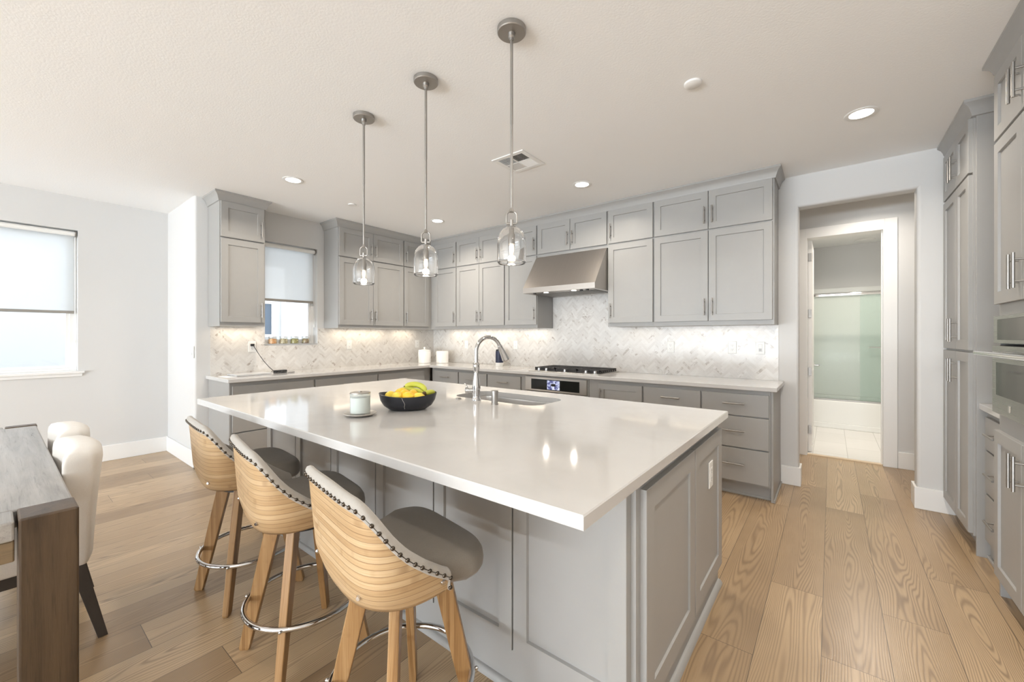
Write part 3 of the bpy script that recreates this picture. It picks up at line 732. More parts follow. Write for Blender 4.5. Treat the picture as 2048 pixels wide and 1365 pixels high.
# filler strip at the inside corner of the base run
# ------------------------------------------------------------------ pantry, nook and oven tower on the right
XF = 5.70                                     # front face of the tall doors
FR = frame_mat((XR, 0, 0), (0, -1, 0), (-1, 0, 0))      # a = -y, c = XR - x
CF = XR - XF - 0.02
def tall(label, a0, a1):
    return thing('tall_cabinet', (XF + 0.3, -(a0 + a1) / 2, 0), label, 'cabinet')
pt = tall('tall grey pantry cabinet with six doors beside the passage opening', 0.0, 0.74)
carcass(pt, FR, 0.002, 0.722, 0.112, UT, CF, 0.001)
tk = MB(); tk.M = FR; tk.box(0.002, 0.722, 0, 0.112, 0.001, CF - 0.055); build('toe_kick', tk, M['cab'], pt)
ep = MB(); ep.M = FR; ep.box(0.7222, 0.738, 0, UT, 0.001, CF - 0.010); build('end_panel', ep, M['cab'], pt, bevel=0.0015)
for z0, z1, hp in ((2.318, 2.648, 'low'), (1.236, 2.303, 'low'), (0.125, 1.222, 'high')):
    door(pt, FR, 0.018, 0.392, z0, z1, CF, 'R', hp); door(pt, FR, 0.397, 0.713, z0, z1, CF, 'L', hp)
cw = MB().sweep(CP, [(XR - CF, -0.002, -1, 0), (XR - CF, -0.738, -1, -1), (XR - 0.001, -0.738, 0, -1)])
build('crown', cw, M['cab'], pt, smooth=25)
NF = 5.775
nk = thing('base_cabinet', (6.05, -0.97, 0), 'small grey three-drawer base cabinet in the nook between pantry and oven tower', 'cabinet', 'grey base cabinets')
cn = XR - NF
carcass(nk, FR, 0.7385, 1.2095, 0.112, 0.884, cn, 0.001)
tk = MB(); tk.M = FR; tk.box(0.7385, 1.2095, 0, 0.112, 0.001, cn - 0.01).box(0.7385, 1.2095, 0, 0.02, cn - 0.01, cn + 0.004); build('toe_kick', tk, M['cab'], nk, bevel=0.003)
for z0, z1 in ((0.128, 0.398), (0.409, 0.650), (0.660, 0.848)): drawer(nk, FR, 0.788, 1.203, z0, z1, cn)
solo('countertop', MB().box(5.740, XR - 0.001, -1.2095, -0.7385, 0.8845, CT), M['quartz'], 'short white quartz counter in the nook between pantry and oven tower', 'countertop', bevel=0.003)
tw = tall('tall grey oven tower cabinet at the right edge of the photo', 1.21, 1.95)
A0, A1 = 1.2105, 2.02; AM = 1.60
b_ = MB(); b_.M = FR
b_.box(A0, A0 + 0.018, 0, UT, 0.001, CF); b_.box(A1 - 0.018, A1, 0, UT, 0.001, CF)
b_.box(A0 + 0.018, A1 - 0.018, 1.422, UT, 0.001, CF); b_.box(A0 + 0.018, A1 - 0.018, 0.112, 0.925, 0.001, CF); b_.box(A0 + 0.018, A1 - 0.018, 0.925, 1.422, 0.001, 0.05)
b_.box(A0 + 0.018, A1 - 0.018, 0, 0.112, 0.001, CF - 0.055)
build('body', b_, M['cab'], tw, bevel=0.001)
for z0, z1, hp in ((2.318, 2.648, 'low'), (1.484, 2.303, 'low'), (0.105, 0.845, 'high')):
    door(tw, FR, A0 + 0.006, AM - 0.002, z0, z1, CF, 'R', hp); door(tw, FR, AM + 0.002, A1 - 0.006, z0, z1, CF, 'L', hp)
cw = MB().sweep(CP, [(XR - 0.001, -A0, 0, 1), (XR - CF, -A0, -1, 1), (XR - CF, -A1, -1, 0)])
build('crown', cw, M['cab'], tw, smooth=25)
# microwave and wall oven in the tower
def rbox(mb, a0, a1, z0, z1, c0, c1): mb.box(a0, a1, z0, z1, c0, c1)
mw = thing('microwave', (XF, -1.6, 1.29), 'stainless built-in microwave above the wall oven in the right-hand tower', 'microwave')
m_ = MB(); m_.M = FR; rbox(m_, A0 + 0.02, A1 - 0.02, 1.288, 1.4195, 0.06, CF + 0.002); build('body', m_, M['black'], mw)
m_ = MB(); m_.M = FR; rbox(m_, A0 + 0.008, A1 - 0.008, 1.286, 1.424, CF + 0.0025, CF + 0.022)
dr = build('door', m_, M['graysteel'], mw, bevel=0.003)
m_ = MB(); m_.M = FR; rbox(m_, A0 + 0.072, A1 - 0.20, 1.304, 1.406, CF + 0.02, CF + 0.0235); build('window', m_, M['blackglass'], dr, bevel=0.002)
ov = thing('wall_oven', (XF, -1.6, 0.93), 'stainless wall oven with a long bar handle under the microwave', 'oven')
m_ = MB(); m_.M = FR; rbox(m_, A0 + 0.02, A1 - 0.02, 0.928, 1.276, 0.06, CF + 0.002); build('body', m_, M['black'], ov)
m_ = MB(); m_.M = FR; rbox(m_, A0 + 0.006, A1 - 0.006, 0.936, 1.274, CF + 0.0025, CF + 0.026); dr = build('door', m_, M['graysteel'], ov, bevel=0.003)
m_ = MB(); m_.M = FR; rbox(m_, A0 + 0.072, A1 - 0.07, 1.028, 1.192, CF + 0.024, CF + 0.0275); build('window', m_, M['blackglass'], dr, bevel=0.002)
m_ = MB(); m_.M = FR; m_.cyl((A0 + 0.035, 1.236, CF + 0.085), (A1 - 0.035, 1.236, CF + 0.085), 0.0125, n=16)
for a in (A0 + 0.075, A1 - 0.075): m_.cyl((a, 1.236, CF + 0.02), (a, 1.236, CF + 0.085), 0.009, n=12)
build('handle', m_, M['chrome'], dr, smooth=40)
m_ = MB(); m_.M = FR; m_.box(A0 + 0.25, A0 + 0.275, 0.965, 0.998, CF + 0.025, CF + 0.0275); build('badge', m_, M['chrome'], dr, bevel=0.002)

# ================================================================== ISLAND
IX0, IX1, IY0, IY1 = 1.83, 4.607, -3.573, -1.953
isl = thing('kitchen_island', (3.2, -2.57, 0), 'large grey panelled kitchen island in the middle of the room', 'island')
FI = frame_mat((0, -3.152, 0), (1, 0, 0), (0, -1, 0)); FE = frame_mat((4.564, 0, 0), (0, 1, 0), (1, 0, 0))
SX0, SX1, SY0, SY1 = 3.02, 3.715, -2.475, -2.135
b_ = MB().box(1.905, 4.546, -3.152, -2.50, 0, 0.8855).box(1.905, 4.546, -2.11, -1.985, 0, 0.8855).box(1.905, 2.99, -2.50, -2.11, 0, 0.8855).box(3.745, 4.546, -2.50, -2.11, 0, 0.8855).box(2.99, 3.745, -2.50, -2.11, 0, 0.64)
b_.box(4.546, 4.564, -3.152, -1.985, 0, 0.8855)
build('body', b_, M['cab'], isl)
pw = (4.548 - 1.905) / 6
for i in range(6):
    a0 = 1.905 + i * pw; m_ = MB(); m_.M = FI; shaker(m_, pw - (0.007 if i < 5 else 0), 0.738, 0.062, 0.037, 0.012, a0, 0.144)
    build('front_panel', m_, M['cab'], isl)
bp = MB(); bp.M = FI; bp.box(1.905, 4.548, 0.0, 0.142, 0, 0.03); build('base_board', bp, M['cab'], isl, bevel=0.002)
for y0, y1 in ((-3.114, -2.532), (-2.522, -1.99)):
    m_ = MB(); m_.M = FE; shaker(m_, y1 - y0, 0.722, 0.075, 0.02, 0.008, y0, 0.112); build('end_door', m_, M['cab'], isl)
sh = MB().sweep([(0, 0), (0.022, 0), (0.021, 0.008), (0.015, 0.017), (0.006, 0.022), (0, 0.023)], [(1.905, -1.985, -1, 0), (1.905, -3.182, -1, -1), (4.564, -3.182, 1, -1), (4.564, -1.985, 1, 0)])
build('shoe_molding', sh, M['cab'], isl, smooth=40)
# countertop with the undermount sink cut out
def sdf_dir(cx, cy, hx, hy, r, ang):
    lo, hi = 0.0, 2.0; c, s = math.cos(ang), math.sin(ang)
    for _ in range(40):
        t = (lo + hi) / 2; qx, qy = abs(t * c) - hx + r, abs(t * s) - hy + r
        d = math.hypot(max(qx, 0), max(qy, 0)) + min(max(qx, qy), 0) - r
        if d > 0: hi = t
        else: lo = t
    return cx + lo * c, cy + lo * s
scx, scy, shx, shy = (SX0 + SX1) / 2, (SY0 + SY1) / 2, (SX1 - SX0) / 2, (SY1 - SY0) / 2
angs = sorted([2 * PI * i / 120 for i in range(120)] + [math.atan2(y - scy, x - scx) % (2 * PI) for x in (IX0, IX1) for y in (IY0, IY1)])
inner = [sdf_dir(scx, scy, shx, shy, 0.09, a) for a in angs]; outer = []
for a in angs:
    c, s = math.cos(a), math.sin(a); ts = []
    if c > 1e-9: ts.append((IX1 - scx) / c)
    if c < -1e-9: ts.append((IX0 - scx) / c)
    if s > 1e-9: ts.append((IY1 - scy) / s)
    if s < -1e-9: ts.append((IY0 - scy) / s)
    t = min(ts); outer.append((scx + c * t, scy + s * t))
n = len(angs); mb = MB(); e = 0.0035
def offs(p, k): return (min(max(p[0], IX0 + k), IX1 - k), min(max(p[1], IY0 + k), IY1 - k))
rings = [[(*p, 0.886) for p in inner], [(*p, CT) for p in inner], [(*offs(p, e), CT) for p in outer], [(*p, CT - e) for p in outer], [(*p, 0.886) for p in outer]]
mb.add([p for r in rings for p in r], [(j * n + i, j * n + (i + 1) % n, ((j + 1) % 5) * n + (i + 1) % n, ((j + 1) % 5) * n + i) for j in range(5) for i in range(n)])
solo('island_countertop', mb, M['quartz'], 'big white quartz slab on top of the kitchen island', 'countertop')
mb = MB()
def inset(k, z, r=0.09): return [(*sdf_dir(scx, scy, shx - k, shy - k, max(r - k, 0.03), a), z) for a in angs]
rings = [inset(-0.02, 0.8835), inset(-0.004, 0.8835), inset(-0.002, 0.872), inset(0.0, 0.72), inset(0.012, 0.70), inset(0.05, 0.693), inset(0.165, 0.690)]
mb.add([p for r in rings for p in r], [(j * n + i, j * n + (i + 1) % n, (j + 1) * n + (i + 1) % n, (j + 1) * n + i) for j in range(len(rings) - 1) for i in range(n)] + [tuple((len(rings) - 1) * n + i for i in range(n))])
solo('sink', mb, M['sinksteel'], 'stainless undermount sink set into the island countertop', 'sink', smooth=50, recalc=True, solid=0.0015)

# faucet
fx, fy = 3.288, -2.512
fa = thing('faucet', (fx, fy, CT), 'tall polished chrome gooseneck faucet behind the island sink', 'faucet')
prof = [(0, 0), (0.029, 0), (0.029, 0.010), (0.024, 0.016), (0.0235, 0.03), (0.0255, 0.055), (0.0265, 0.075), (0.025, 0.10), (0.020, 0.135), (0.0155, 0.165), (0.0165, 0.185), (0.020, 0.205), (0.0215, 0.215), (0.0205, 0.221), (0.0215, 0.226), (0.0165, 0.234), (0.0125, 0.238)]
build('body', MB().lathe(prof, (fx, fy, CT), 32), M['chrome'], fa, smooth=40)
dv = Vector((0.30, 0.954, 0)); R0 = 0.090; zt = 1.226; sp = []
for z in (1.15, 1.19, 1.226): sp.append((fx, fy, z))
for i in range(1, 16):
    a = PI - i * (PI * 0.87) / 15; p = Vector((fx, fy, zt)) + dv * (R0 + R0 * math.cos(a)) + Vector((0, 0, R0 * math.sin(a))); sp.append(tuple(p))
build('gooseneck', MB().tube(sp, 0.0122, 16), M['chrome'], fa, smooth=60)
e0, e1 = Vector(sp[-2]), Vector(sp[-1]); dd = (e1 - e0).normalized()
sh_ = MB(); pp = [e1 + dd * t for t in (0, 0.004, 0.02, 0.075, 0.104, 0.110)]; rr = [0.0128, 0.0155, 0.0158, 0.0225, 0.0255, 0.022]
for i in range(5): sh_.cyl(pp[i], pp[i + 1], rr[i], rr[i + 1], 20, cap=(i in (0, 4)))
build('spray_head', sh_, M['chrome'], fa, smooth=40)
ld = Vector((-0.80, -0.60, 0)); l0 = Vector((fx, fy, 0.982))
lv = MB().cyl(l0 + ld * 0.018, l0 + ld * 0.05, 0.014, 0.014).cyl(l0 + ld * 0.05, l0 + ld * 0.064, 0.0205, 0.0205).cyl(l0 + ld * 0.064, l0 + ld * 0.07, 0.0205, 0.014)
lv.tube([l0 + ld * 0.057 + Vector((0, 0, 0.015)), l0 + ld * 0.06 + Vector((0, 0, 0.03)), l0 + ld * 0.075 + Vector((0, 0, 0.042))], 0.004)
build('lever', lv, M['chrome'], fa, smooth=40)
solo('soap_dispenser', MB().lathe([(0, 0), (0.0215, 0), (0.0215, 0.006), (0.0195, 0.008), (0.0195, 0.068), (0.021, 0.069), (0.021, 0.080), (0.019, 0.082), (0, 0.082)], (3.479, -2.558, CT), 28), M['nickel'], 'short brushed steel cylinder by the sink, right of the faucet', 'air gap cap', smooth=40)
solo('sink_button', MB().lathe([(0, 0), (0.018, 0), (0.018, 0.004), (0.013, 0.006), (0.012, 0.009), (0, 0.010)], (3.160, -2.540, CT), 24), M['nickel'], 'small round metal button in the island counter, left of the faucet', 'button', smooth=40)

# ================================================================== APPLIANCES ON THE HOOD WALL
hd = thing('range_hood', (2.72, -0.33, 1.81), 'wide sloping stainless range hood above the cooktop', 'range hood')
x0, x1, yb, yt, yf = 2.2695, 3.1715, -0.0075, -0.375, -0.645
prf = [(yb, 1.808), (yf, 1.808), (yf, 1.868), (yt, 2.258), (yb, 2.258)]
sh_ = MB(); vs = [(x0, y, z) for y, z in prf] + [(x1, y, z) for y, z in prf]
sh_.add(vs, [(1, 6, 7, 2), (2, 7, 8, 3), (3, 8, 9, 4), (4, 9, 5, 0), (0, 1, 2, 3, 4), (9, 8, 7, 6, 5)])
# underside recess
u0 = [(x0, yf, 1.808), (x1, yf, 1.808), (x1, yb, 1.808), (x0, yb, 1.808)]; u1 = [(x0 + 0.04, yf + 0.115, 1.808), (x1 - 0.04, yf + 0.115, 1.808), (x1 - 0.04, yb - 0.03, 1.808), (x0 + 0.04, yb - 0.03, 1.808)]; u2 = [(x, y, 1.845) for x, y, z in u1]
sh_.add(u0 + u1 + u2, [(i, (i + 1) % 4, (i + 1) % 4 + 4, i + 4) for i in range(4)] + [(i + 4, (i + 1) % 4 + 4, (i + 1) % 4 + 8, i + 8) for i in range(4)] + [(8, 9, 10, 11)])
build('canopy', sh_, M['steeldark'], hd)
build('front_lip', MB().box(x0 + 0.001, x1 - 0.001, yf - 0.003, yf - 0.0002, 1.808, 1.868), M['steeldark'], hd, bevel=0.001)
build('cavity_shade_plate', MB().box(x0 + 0.041, x1 - 0.041, yf + 0.116, yb - 0.031, 1.838, 1.8445), M['black'], hd)  # black plate puts shade into the recess behind the baffles
bf = MB()
for i in range(17):
    x = x0 + 0.06 + i * (x1 - x0 - 0.12) / 16; bf.box(x - 0.006, x + 0.006, yf + 0.13, yb - 0.045, 1.812, 1.822)
build('baffle_filter', bf, M['steel'], hd, bevel=0.002)
for x in (2.55, 2.90): 
    build('lamp_lens', MB().cyl((x, yf + 0.055, 1.8035), (x, yf + 0.055, 1.8078), 0.026), M['hoodlight'], hd)
    area('hood_lamp', (x, yf + 0.055, 1.80), (0, 0, 0), 0.04, 0.04, 0.7, WARM)
for x in (2.40, 2.99, 3.06): build('control_knob', MB().cyl((x, yf + 0.05, 1.797), (x, yf + 0.05, 1.8078), 0.017), M['black'], hd)

ck = thing('gas_cooktop', (2.735, -0.31, CT), 'stainless gas cooktop with black grates below the hood', 'cooktop')
build('deck', MB().box(2.30, 3.175, -0.575, -0.065, CT, CT + 0.010), M['steel'], ck, bevel=0.003)
for i in range(3):
    gx0 = 2.325 + i * 0.277; gx1 = gx0 + 0.270; g = MB(); z0, z1 = CT + 0.030, CT + 0.044
    for y in (-0.475, -0.085): g.box(gx0, gx1, y - 0.006, y + 0.006, z0, z1)
    for x in (gx0 + 0.006, gx1 - 0.006, (gx0 + gx1) / 2): g.box(x - 0.006, x + 0.006, -0.475, -0.085, z0, z1)
    for j in range(1, 8):
        y = -0.475 + j * 0.39 / 8; g.box(gx0, gx0 + 0.11, y - 0.005, y + 0.005, z0, z1); g.box(gx1 - 0.11, gx1, y - 0.005, y + 0.005, z0, z1)
    for x in (gx0 + 0.006, gx1 - 0.006):
        for j in range(0, 9):
            y = -0.475 + j * 0.39 / 8; g.box(x - 0.006, x + 0.006, y - 0.006, y + 0.006, CT + 0.010, z1)
    g.box(gx0, gx1, -0.479, -0.473, CT + 0.012, z0)
    build('grate', g, M['iron'], ck)
    for y in ((-0.38, -0.18) if i != 1 else (-0.28,)):
        build('burner', MB().lathe([(0, 0), (0.045, 0), (0.045, 0.008), (0.034, 0.010), (0.034, 0.016), (0, 0.018)], ((gx0 + gx1) / 2, y, CT + 0.010), 24), M['black'], ck, smooth=40)
for x in (2.415, 2.515, 2.755, 3.01, 3.115):
    build('knob', MB().lathe([(0, 0), (0.021, 0), (0.021, 0.006), (0.017, 0.008), (0.016, 0.028), (0.014, 0.030), (0, 0.030)], (x, -0.530, CT + 0.010), 20).box(x - 0.003, x + 0.003, -0.546, -0.514, CT + 0.04, CT + 0.044), M['chrome'], ck, smooth=40)

uo = thing('built_in_oven', (2.668, -0.3, 0.1), 'stainless built-in oven with a small touch screen under the cooktop counter', 'oven')
build('body', MB().box(2.264, 3.073, -0.585, -0.01, 0.0, 0.884), M['cab'], uo)
build('control_panel', MB().box(2.275, 3.058, -0.607, -0.5855, 0.708, 0.866), M['steel'], uo, bevel=0.003)
build('display_glass', MB().box(2.36, 2.975, -0.6095, -0.6065, 0.727, 0.842), M['blackglass'], uo, bevel=0.001)
def screen_mat():
    m, t, b = nt('lit_touch_screen'); p = objco(t)
    f = noise(t, p, 26, 4, 0.6, 1.2); c = ramp(t, f, [(0.42, (0.07, 0.08, 0.25)), (0.5, (0.50, 0.55, 0.82)), (0.62, (0.80, 0.83, 0.95))])
    L(t, c, b.inputs['Emission Color']); b.inputs['Emission Strength'].default_value = 0.8; b.inputs['Base Color'].default_value = (0.02, 0.02, 0.03, 1); b.inputs['Roughness'].default_value = 0.1; return m
sc_ = build('touch_screen', MB().box(2.575, 2.735, -0.6105, -0.6093, 0.735, 0.834), screen_mat(), uo)
build('screen_emblem', MB().box(2.628, 2.685, -0.6112, -0.6104, 0.772, 0.800), M['black'], sc_)
build('oven_door', MB().box(2.275, 3.058, -0.607, -0.5855, 0.14, 0.700), M['steel'], uo, bevel=0.003)

# ================================================================== OUTLETS AND SWITCHES
def outlet(name, p, u, n, label, kind='outlet', w=0.072, h=0.117):
    fm = frame_mat(p, u, n); r = thing(name, p, label, kind, 'wall outlets' if kind == 'outlet' else None)
    m = MB(); m.M = fm; m.box(-w / 2, w / 2, -h / 2, h / 2, 0, 0.006); build('cover_plate', m, M['white_plastic'], r, bevel=0.003)
    if kind == 'outlet':
        m = MB(); m.M = fm
        for a in ([0] if w < 0.1 else [-0.023, 0.023]):
            m.box(a - 0.0165, a + 0.0165, -0.034, 0.034, 0.005, 0.0075)
        build('socket_insert', m, M['trim'], r, bevel=0.001)
        m = MB(); m.M = fm
        for a in ([0] if w < 0.1 else [-0.023, 0.023]):
            for b in (-0.019, 0.019): m.box(a - 0.007, a - 0.005, b - 0.003, b + 0.006, 0.0072, 0.0078).box(a + 0.005, a + 0.007, b - 0.003, b + 0.006, 0.0072, 0.0078).box(a - 0.002, a + 0.002, b - 0.011, b - 0.007, 0.0072, 0.0078)
        build('slots', m, M['slot'], r)
    else:
        m = MB(); m.M = fm; m.box(-0.0165, 0.0165, -0.034, 0.034, 0.005, 0.0095); build('rocker', m, M['trim'], r, bevel=0.002)
        m = MB(); m.M = fm; m.box(-0.011, 0.011, -0.030, -0.004, 0.009, 0.0105); build('slider', m, plain('grey_switch_slider', (0.5, 0.5, 0.5), 0.5), r)
    return r
TA = -0.0075
outlet('wall_outlet', (0.75, TA, 1.197), (1, 0, 0), (0, -1, 0), 'white outlet on the hood wall backsplash, above the white crocks by the corner')
outlet('wall_outlet', (1.675, TA, 1.204), (1, 0, 0), (0, -1, 0), 'white outlet on the backsplash between the navy bottle and the cooktop')
outlet('wall_outlet', (3.721, TA, 1.209), (1, 0, 0), (0, -1, 0), 'white outlet on the backsplash, first one right of the cooktop')
outlet('wall_outlet', (4.296, TA, 1.214), (1, 0, 0), (0, -1, 0), 'white outlet on the backsplash, beside the dimmer switch')
outlet('dimmer_switch', (4.527, TA, 1.212), (1, 0, 0), (0, -1, 0), 'white dimmer switch at the passage end of the backsplash', 'switch')
outlet('wall_outlet', (0.0075, -2.615, 1.205), (0, 1, 0), (1, 0, 0), 'white outlet with a black adapter cord plugged in, left of the window', w=0.078)
outlet('wall_outlet', (0.0075, -1.462, 1.207), (0, 1, 0), (1, 0, 0), 'white outlet on the window wall backsplash, right of the kitchen window')
outlet('wall_outlet', (0.0075, -0.335, 1.205), (0, 1, 0), (1, 0, 0), 'white outlet on the window wall backsplash, above the lidded white crock')
outlet('wall_outlet', (4.5765, -2.225, 0.648), (0, 1, 0), (1, 0, 0), 'white outlet on the end panel of the island', w=0.075, h=0.125)
outlet('light_switch', (-0.045, YE - 0.0002, 1.16), (1, 0, 0), (0, -1, 0), 'white light switch on the white wall beside the window wall counter', 'switch')

# ================================================================== THINGS ON THE COUNTERS
def crock(p, label, lid):
    r = thing('crock', p, label, 'canister', 'white crocks'); x, y, z = p
    build('body', MB().lathe([(0, 0.0), (0.088, 0.0), (0.093, 0.004), (0.094, 0.16), (0.092, 0.176), (0.086, 0.180), (0.084, 0.176), (0.084, 0.012), (0, 0.012)], p, 36), M['ceramic'], r, smooth=40)
    if lid:
        build('lid', MB().lathe([(0, 0.1805), (0.090, 0.1805), (0.092, 0.187), (0.085, 0.197), (0.03, 0.208), (0.012, 0.211), (0.010, 0.218), (0.017, 0.228), (0.015, 0.238), (0, 0.241)], p, 36), M['ceramic'], r, smooth=40)
    return r
crock((0.235, -0.38, CT), 'white ceramic crock with a knobbed lid in the counter corner', True)
crock((0.445, -0.215, CT), 'white ceramic crock without a lid, on the hood wall counter', False)
tb = thing('water_bottle', (1.52, -0.165, CT), 'navy insulated bottle with handled lid and white base, behind the faucet', 'bottle')
p = (1.52, -0.165, CT)
build('base_band', MB().lathe([(0, 0), (0.05, 0), (0.052, 0.003), (0.052, 0.046), (0, 0.046)], p, 28), M['white_plastic'], tb, smooth=40)
build('body', MB().lathe([(0, 0.0465), (0.0525, 0.0465), (0.0525, 0.19), (0.050, 0.202), (0, 0.202)], p, 28), M['navy'], tb, smooth=40)
ldm = MB().lathe([(0, 0.2025), (0.048, 0.2025), (0.048, 0.222), (0.02, 0.226), (0.02, 0.24), (0, 0.24)], p, 28); ldo = build('lid', ldm, M['black'], tb, smooth=40)
hp = [Vector(p) + Vector((0.79, 0.61, 0)) * (0.046 + 0.038 * math.sin(a)) + Vector((0, 0, 0.16 + 0.045 * math.cos(a))) for a in [PI * i / 12 for i in range(13)]]
build('handle', MB().tube(hp, 0.006, 8), M['black'], tb, smooth=60)

# laptop, paper, power adapter
lp = thing('laptop', (0.27, -2.73, CT), 'closed silver laptop lying on the window wall counter', 'laptop')
def rotbox(cx, cy, hx, hy, z0, z1, ang):
    m = MB(); m.M = Matrix.Translation((cx, cy, 0)) @ Matrix.Rotation(ang, 4, 'Z'); return m.box(-hx, hx, -hy, hy, z0, z1)
build('base', rotbox(0.29, -2.735, 0.115, 0.165, CT + 0.001, CT + 0.010, 0.06), M['silver'], lp, bevel=0.003)
build('screen_lid', rotbox(0.29, -2.735, 0.115, 0.165, CT + 0.0105, CT + 0.016, 0.06), M['silver'], lp, bevel=0.002)
solo('paper_sheet', rotbox(0.36, -2.955, 0.10, 0.045, CT + 0.0003, CT + 0.0012, 0.1), M['paper'], 'small white paper lying beside the closed laptop', 'paper')
pa = thing('power_adapter', (0.27, -2.44, CT), 'black power adapter with a straight cord up to the outlet and coiled cable', 'adapter')
build('brick', rotbox(0.27, -2.43, 0.030, 0.062, CT + 0.0005, CT + 0.03, 0.25), M['black'], pa, bevel=0.004)
build('plug', MB().box(0.0155, 0.034, -2.635, -2.600, 1.212, 1.238), M['black'], pa, bevel=0.003)
c0, c1 = Vector((0.034, -2.615, 1.222)), Vector((0.265, -2.492, CT + 0.016))
cd = MB().tube([c0, c0 + Vector((0.012, 0, -0.004))] + [c0.lerp(c1, t) + Vector((0.01, 0, -0.03 * math.sin(PI * t))) for t in (0.08, 0.25, 0.5, 0.75, 0.92)] + [c1], 0.0035, 8)
build('cord', cd, M['black'], pa, smooth=60)
lo = []
for i in range(60):
    a = i / 60 * 2 * PI * 2.6; q = i / 60; lo.append((0.31 + 0.05 * math.cos(a) + 0.08 * q, -2.49 + 0.06 * math.sin(a) + 0.14 * q * q, CT + 0.004 + 0.03 * abs(math.sin(a * 0.5)) * (1 - q)))
build('cable_coil', MB().tube(lo, 0.0022, 6), M['slot'], pa, smooth=60)

# spice jars on the kitchen window sill
SP = [((-0.040, -2.387), (0.75, 0.28, 0.06), (0.80, 0.62, 0.42), 'orange and cream flakes', 'leftmost of four'), ((-0.040, -2.267), (0.42, 0.36, 0.20), (0.70, 0.62, 0.48), 'tan and grey leaves', 'second from the left'),
      ((-0.040, -2.142), (0.26, 0.25, 0.07), (0.62, 0.55, 0.30), 'olive green herbs', 'third from the left'), ((-0.040, -2.012), (0.22, 0.12, 0.13), (0.60, 0.52, 0.26), 'mixed dark and yellow seeds', 'rightmost of four')]
for (jx, jy), a, b_, what, where in SP:
    p = (jx, jy, WZ0 + 0.0018); r = thing('spice_jar', p, 'glass jar of %s on the kitchen window sill, %s' % (what, where), 'jar', 'jars on the window sill')
    build('glass_body', MB().lathe([(0, 0), (0.041, 0), (0.044, 0.003), (0.044, 0.066), (0.040, 0.072), (0.039, 0.071), (0.042, 0.065), (0.042, 0.004), (0, 0.004)], p, 24), M['jarglass'], r, smooth=40)
    build('contents', MB().lathe([(0, 0.0045), (0.0412, 0.0045), (0.0412, 0.058), (0.03, 0.060), (0, 0.062)], p, 24), spice('jar_contents', a, b_), r, smooth=40)
    build('lid', MB().lathe([(0, 0.0722), (0.042, 0.0722), (0.042, 0.084), (0.038, 0.086), (0, 0.086)], p, 24), M['silver'], r, smooth=40)

# candle on a saucer
cx, cy = 3.169, -3.240
solo('saucer', MB().lathe([(0, 0), (0.045, 0), (0.05, 0.002), (0.074, 0.010), (0.080, 0.014), (0.0795, 0.0165), (0.073, 0.0135), (0.05, 0.006), (0, 0.005)], (cx, cy, CT), 40), M['stone'], 'small speckled grey saucer under the candle on the island', 'saucer', smooth=40)
cn = thing('jar_candle', (cx, cy, CT + 0.0055), 'pale sage glass jar candle with metal lid on a saucer', 'candle'); p = (cx, cy, CT + 0.0055)
build('glass_jar', MB().lathe([(0, 0), (0.047, 0), (0.049, 0.003), (0.049, 0.108), (0.0475, 0.109), (0.0465, 0.108), (0.0465, 0.012), (0, 0.012)], p, 36), M['candleglass'], cn, smooth=40)
build('wax', MB().lathe([(0, 0.0125), (0.046, 0.0125), (0.046, 0.088), (0, 0.086)], p, 36), plain('pale_sage_wax', (0.74, 0.77, 0.745), 0.5), cn, smooth=40)
build('lid', MB().lathe([(0, 0.1093), (0.0495, 0.1093), (0.0495, 0.113), (0.046, 0.114), (0.012, 0.1142), (0.008, 0.115), (0.008, 0.119), (0, 0.120)], p, 36), M['nickel'], cn, smooth=40)

# fruit bowl
bx, by = 3.208, -2.976; ba = math.radians(38)
bw = MB(); rr_ = random.Random(2)
def bowl_pt(a, r, z, wob=1.0):
    k = 1 + 0.035 * wob * math.sin(2 * a + 0.6) + 0.025 * wob * math.sin(3 * a + 2.0)
    x, y = 0.152 * r * k * math.cos(a), 0.118 * r * k * math.sin(a); zz = z + (0.007 * wob * math.sin(2 * a + 1.2) if z > 0.06 else 0)
    return (bx + x * math.cos(ba) - y * math.sin(ba), by + x * math.sin(ba) + y * math.cos(ba), CT + zz)
pf = [(0.0, 0.0), (0.52, 0.0), (0.64, 0.005), (0.83, 0.026), (0.94, 0.054), (0.99, 0.080), (1.0, 0.086), (0.985, 0.0868), (0.955, 0.081), (0.90, 0.058), (0.79, 0.034), (0.60, 0.013), (0.45, 0.009), (0.0, 0.009)]
nn = 56; vs = []; fs = []
for r, z in pf:
    for i in range(nn): vs.append(bowl_pt(2 * PI * i / nn, max(r, 1e-4), z))
for j in range(len(pf) - 1):
    for i in range(nn): fs.append((j * nn + i, j * nn + (i + 1) % nn, (j + 1) * nn + (i + 1) % nn, (j + 1) * nn + i))
bw.add(vs, fs)
bowl = thing('fruit_bowl', (bx, by, CT), 'wide dark stoneware bowl of fruit with a pale crack on the island', 'bowl')
bo = build('bowl_body', bw, M['bowl'], bowl, smooth=50)
def outside(a, z):
    for (r0, z0), (r1, z1) in zip(pf[2:6], pf[3:7]):
        if z0 <= z <= z1: return bowl_pt(a, r0 + (r1 - r0) * (z - z0) / (z1 - z0) + 0.003, z)
    return bowl_pt(a, 1.003, z)
ca = math.radians(-90 + 1) 
ck_ = MB().tube([outside(ca + da, z) for da, z in ((-0.03, 0.084), (0.0, 0.07), (0.03, 0.055), (0.06, 0.042), (0.03, 0.028), (0.035, 0.014))], 0.0009, 6)
build('pale_crack', ck_, M['stone'], bowl)
Rv = Vector((math.cos(ba), math.sin(ba), 0)); Vv = Vector((-math.sin(ba), math.cos(ba), 0))
def bpt(a, b, z): return Vector((bx, by, CT + z)) + Rv * a + Vv * b
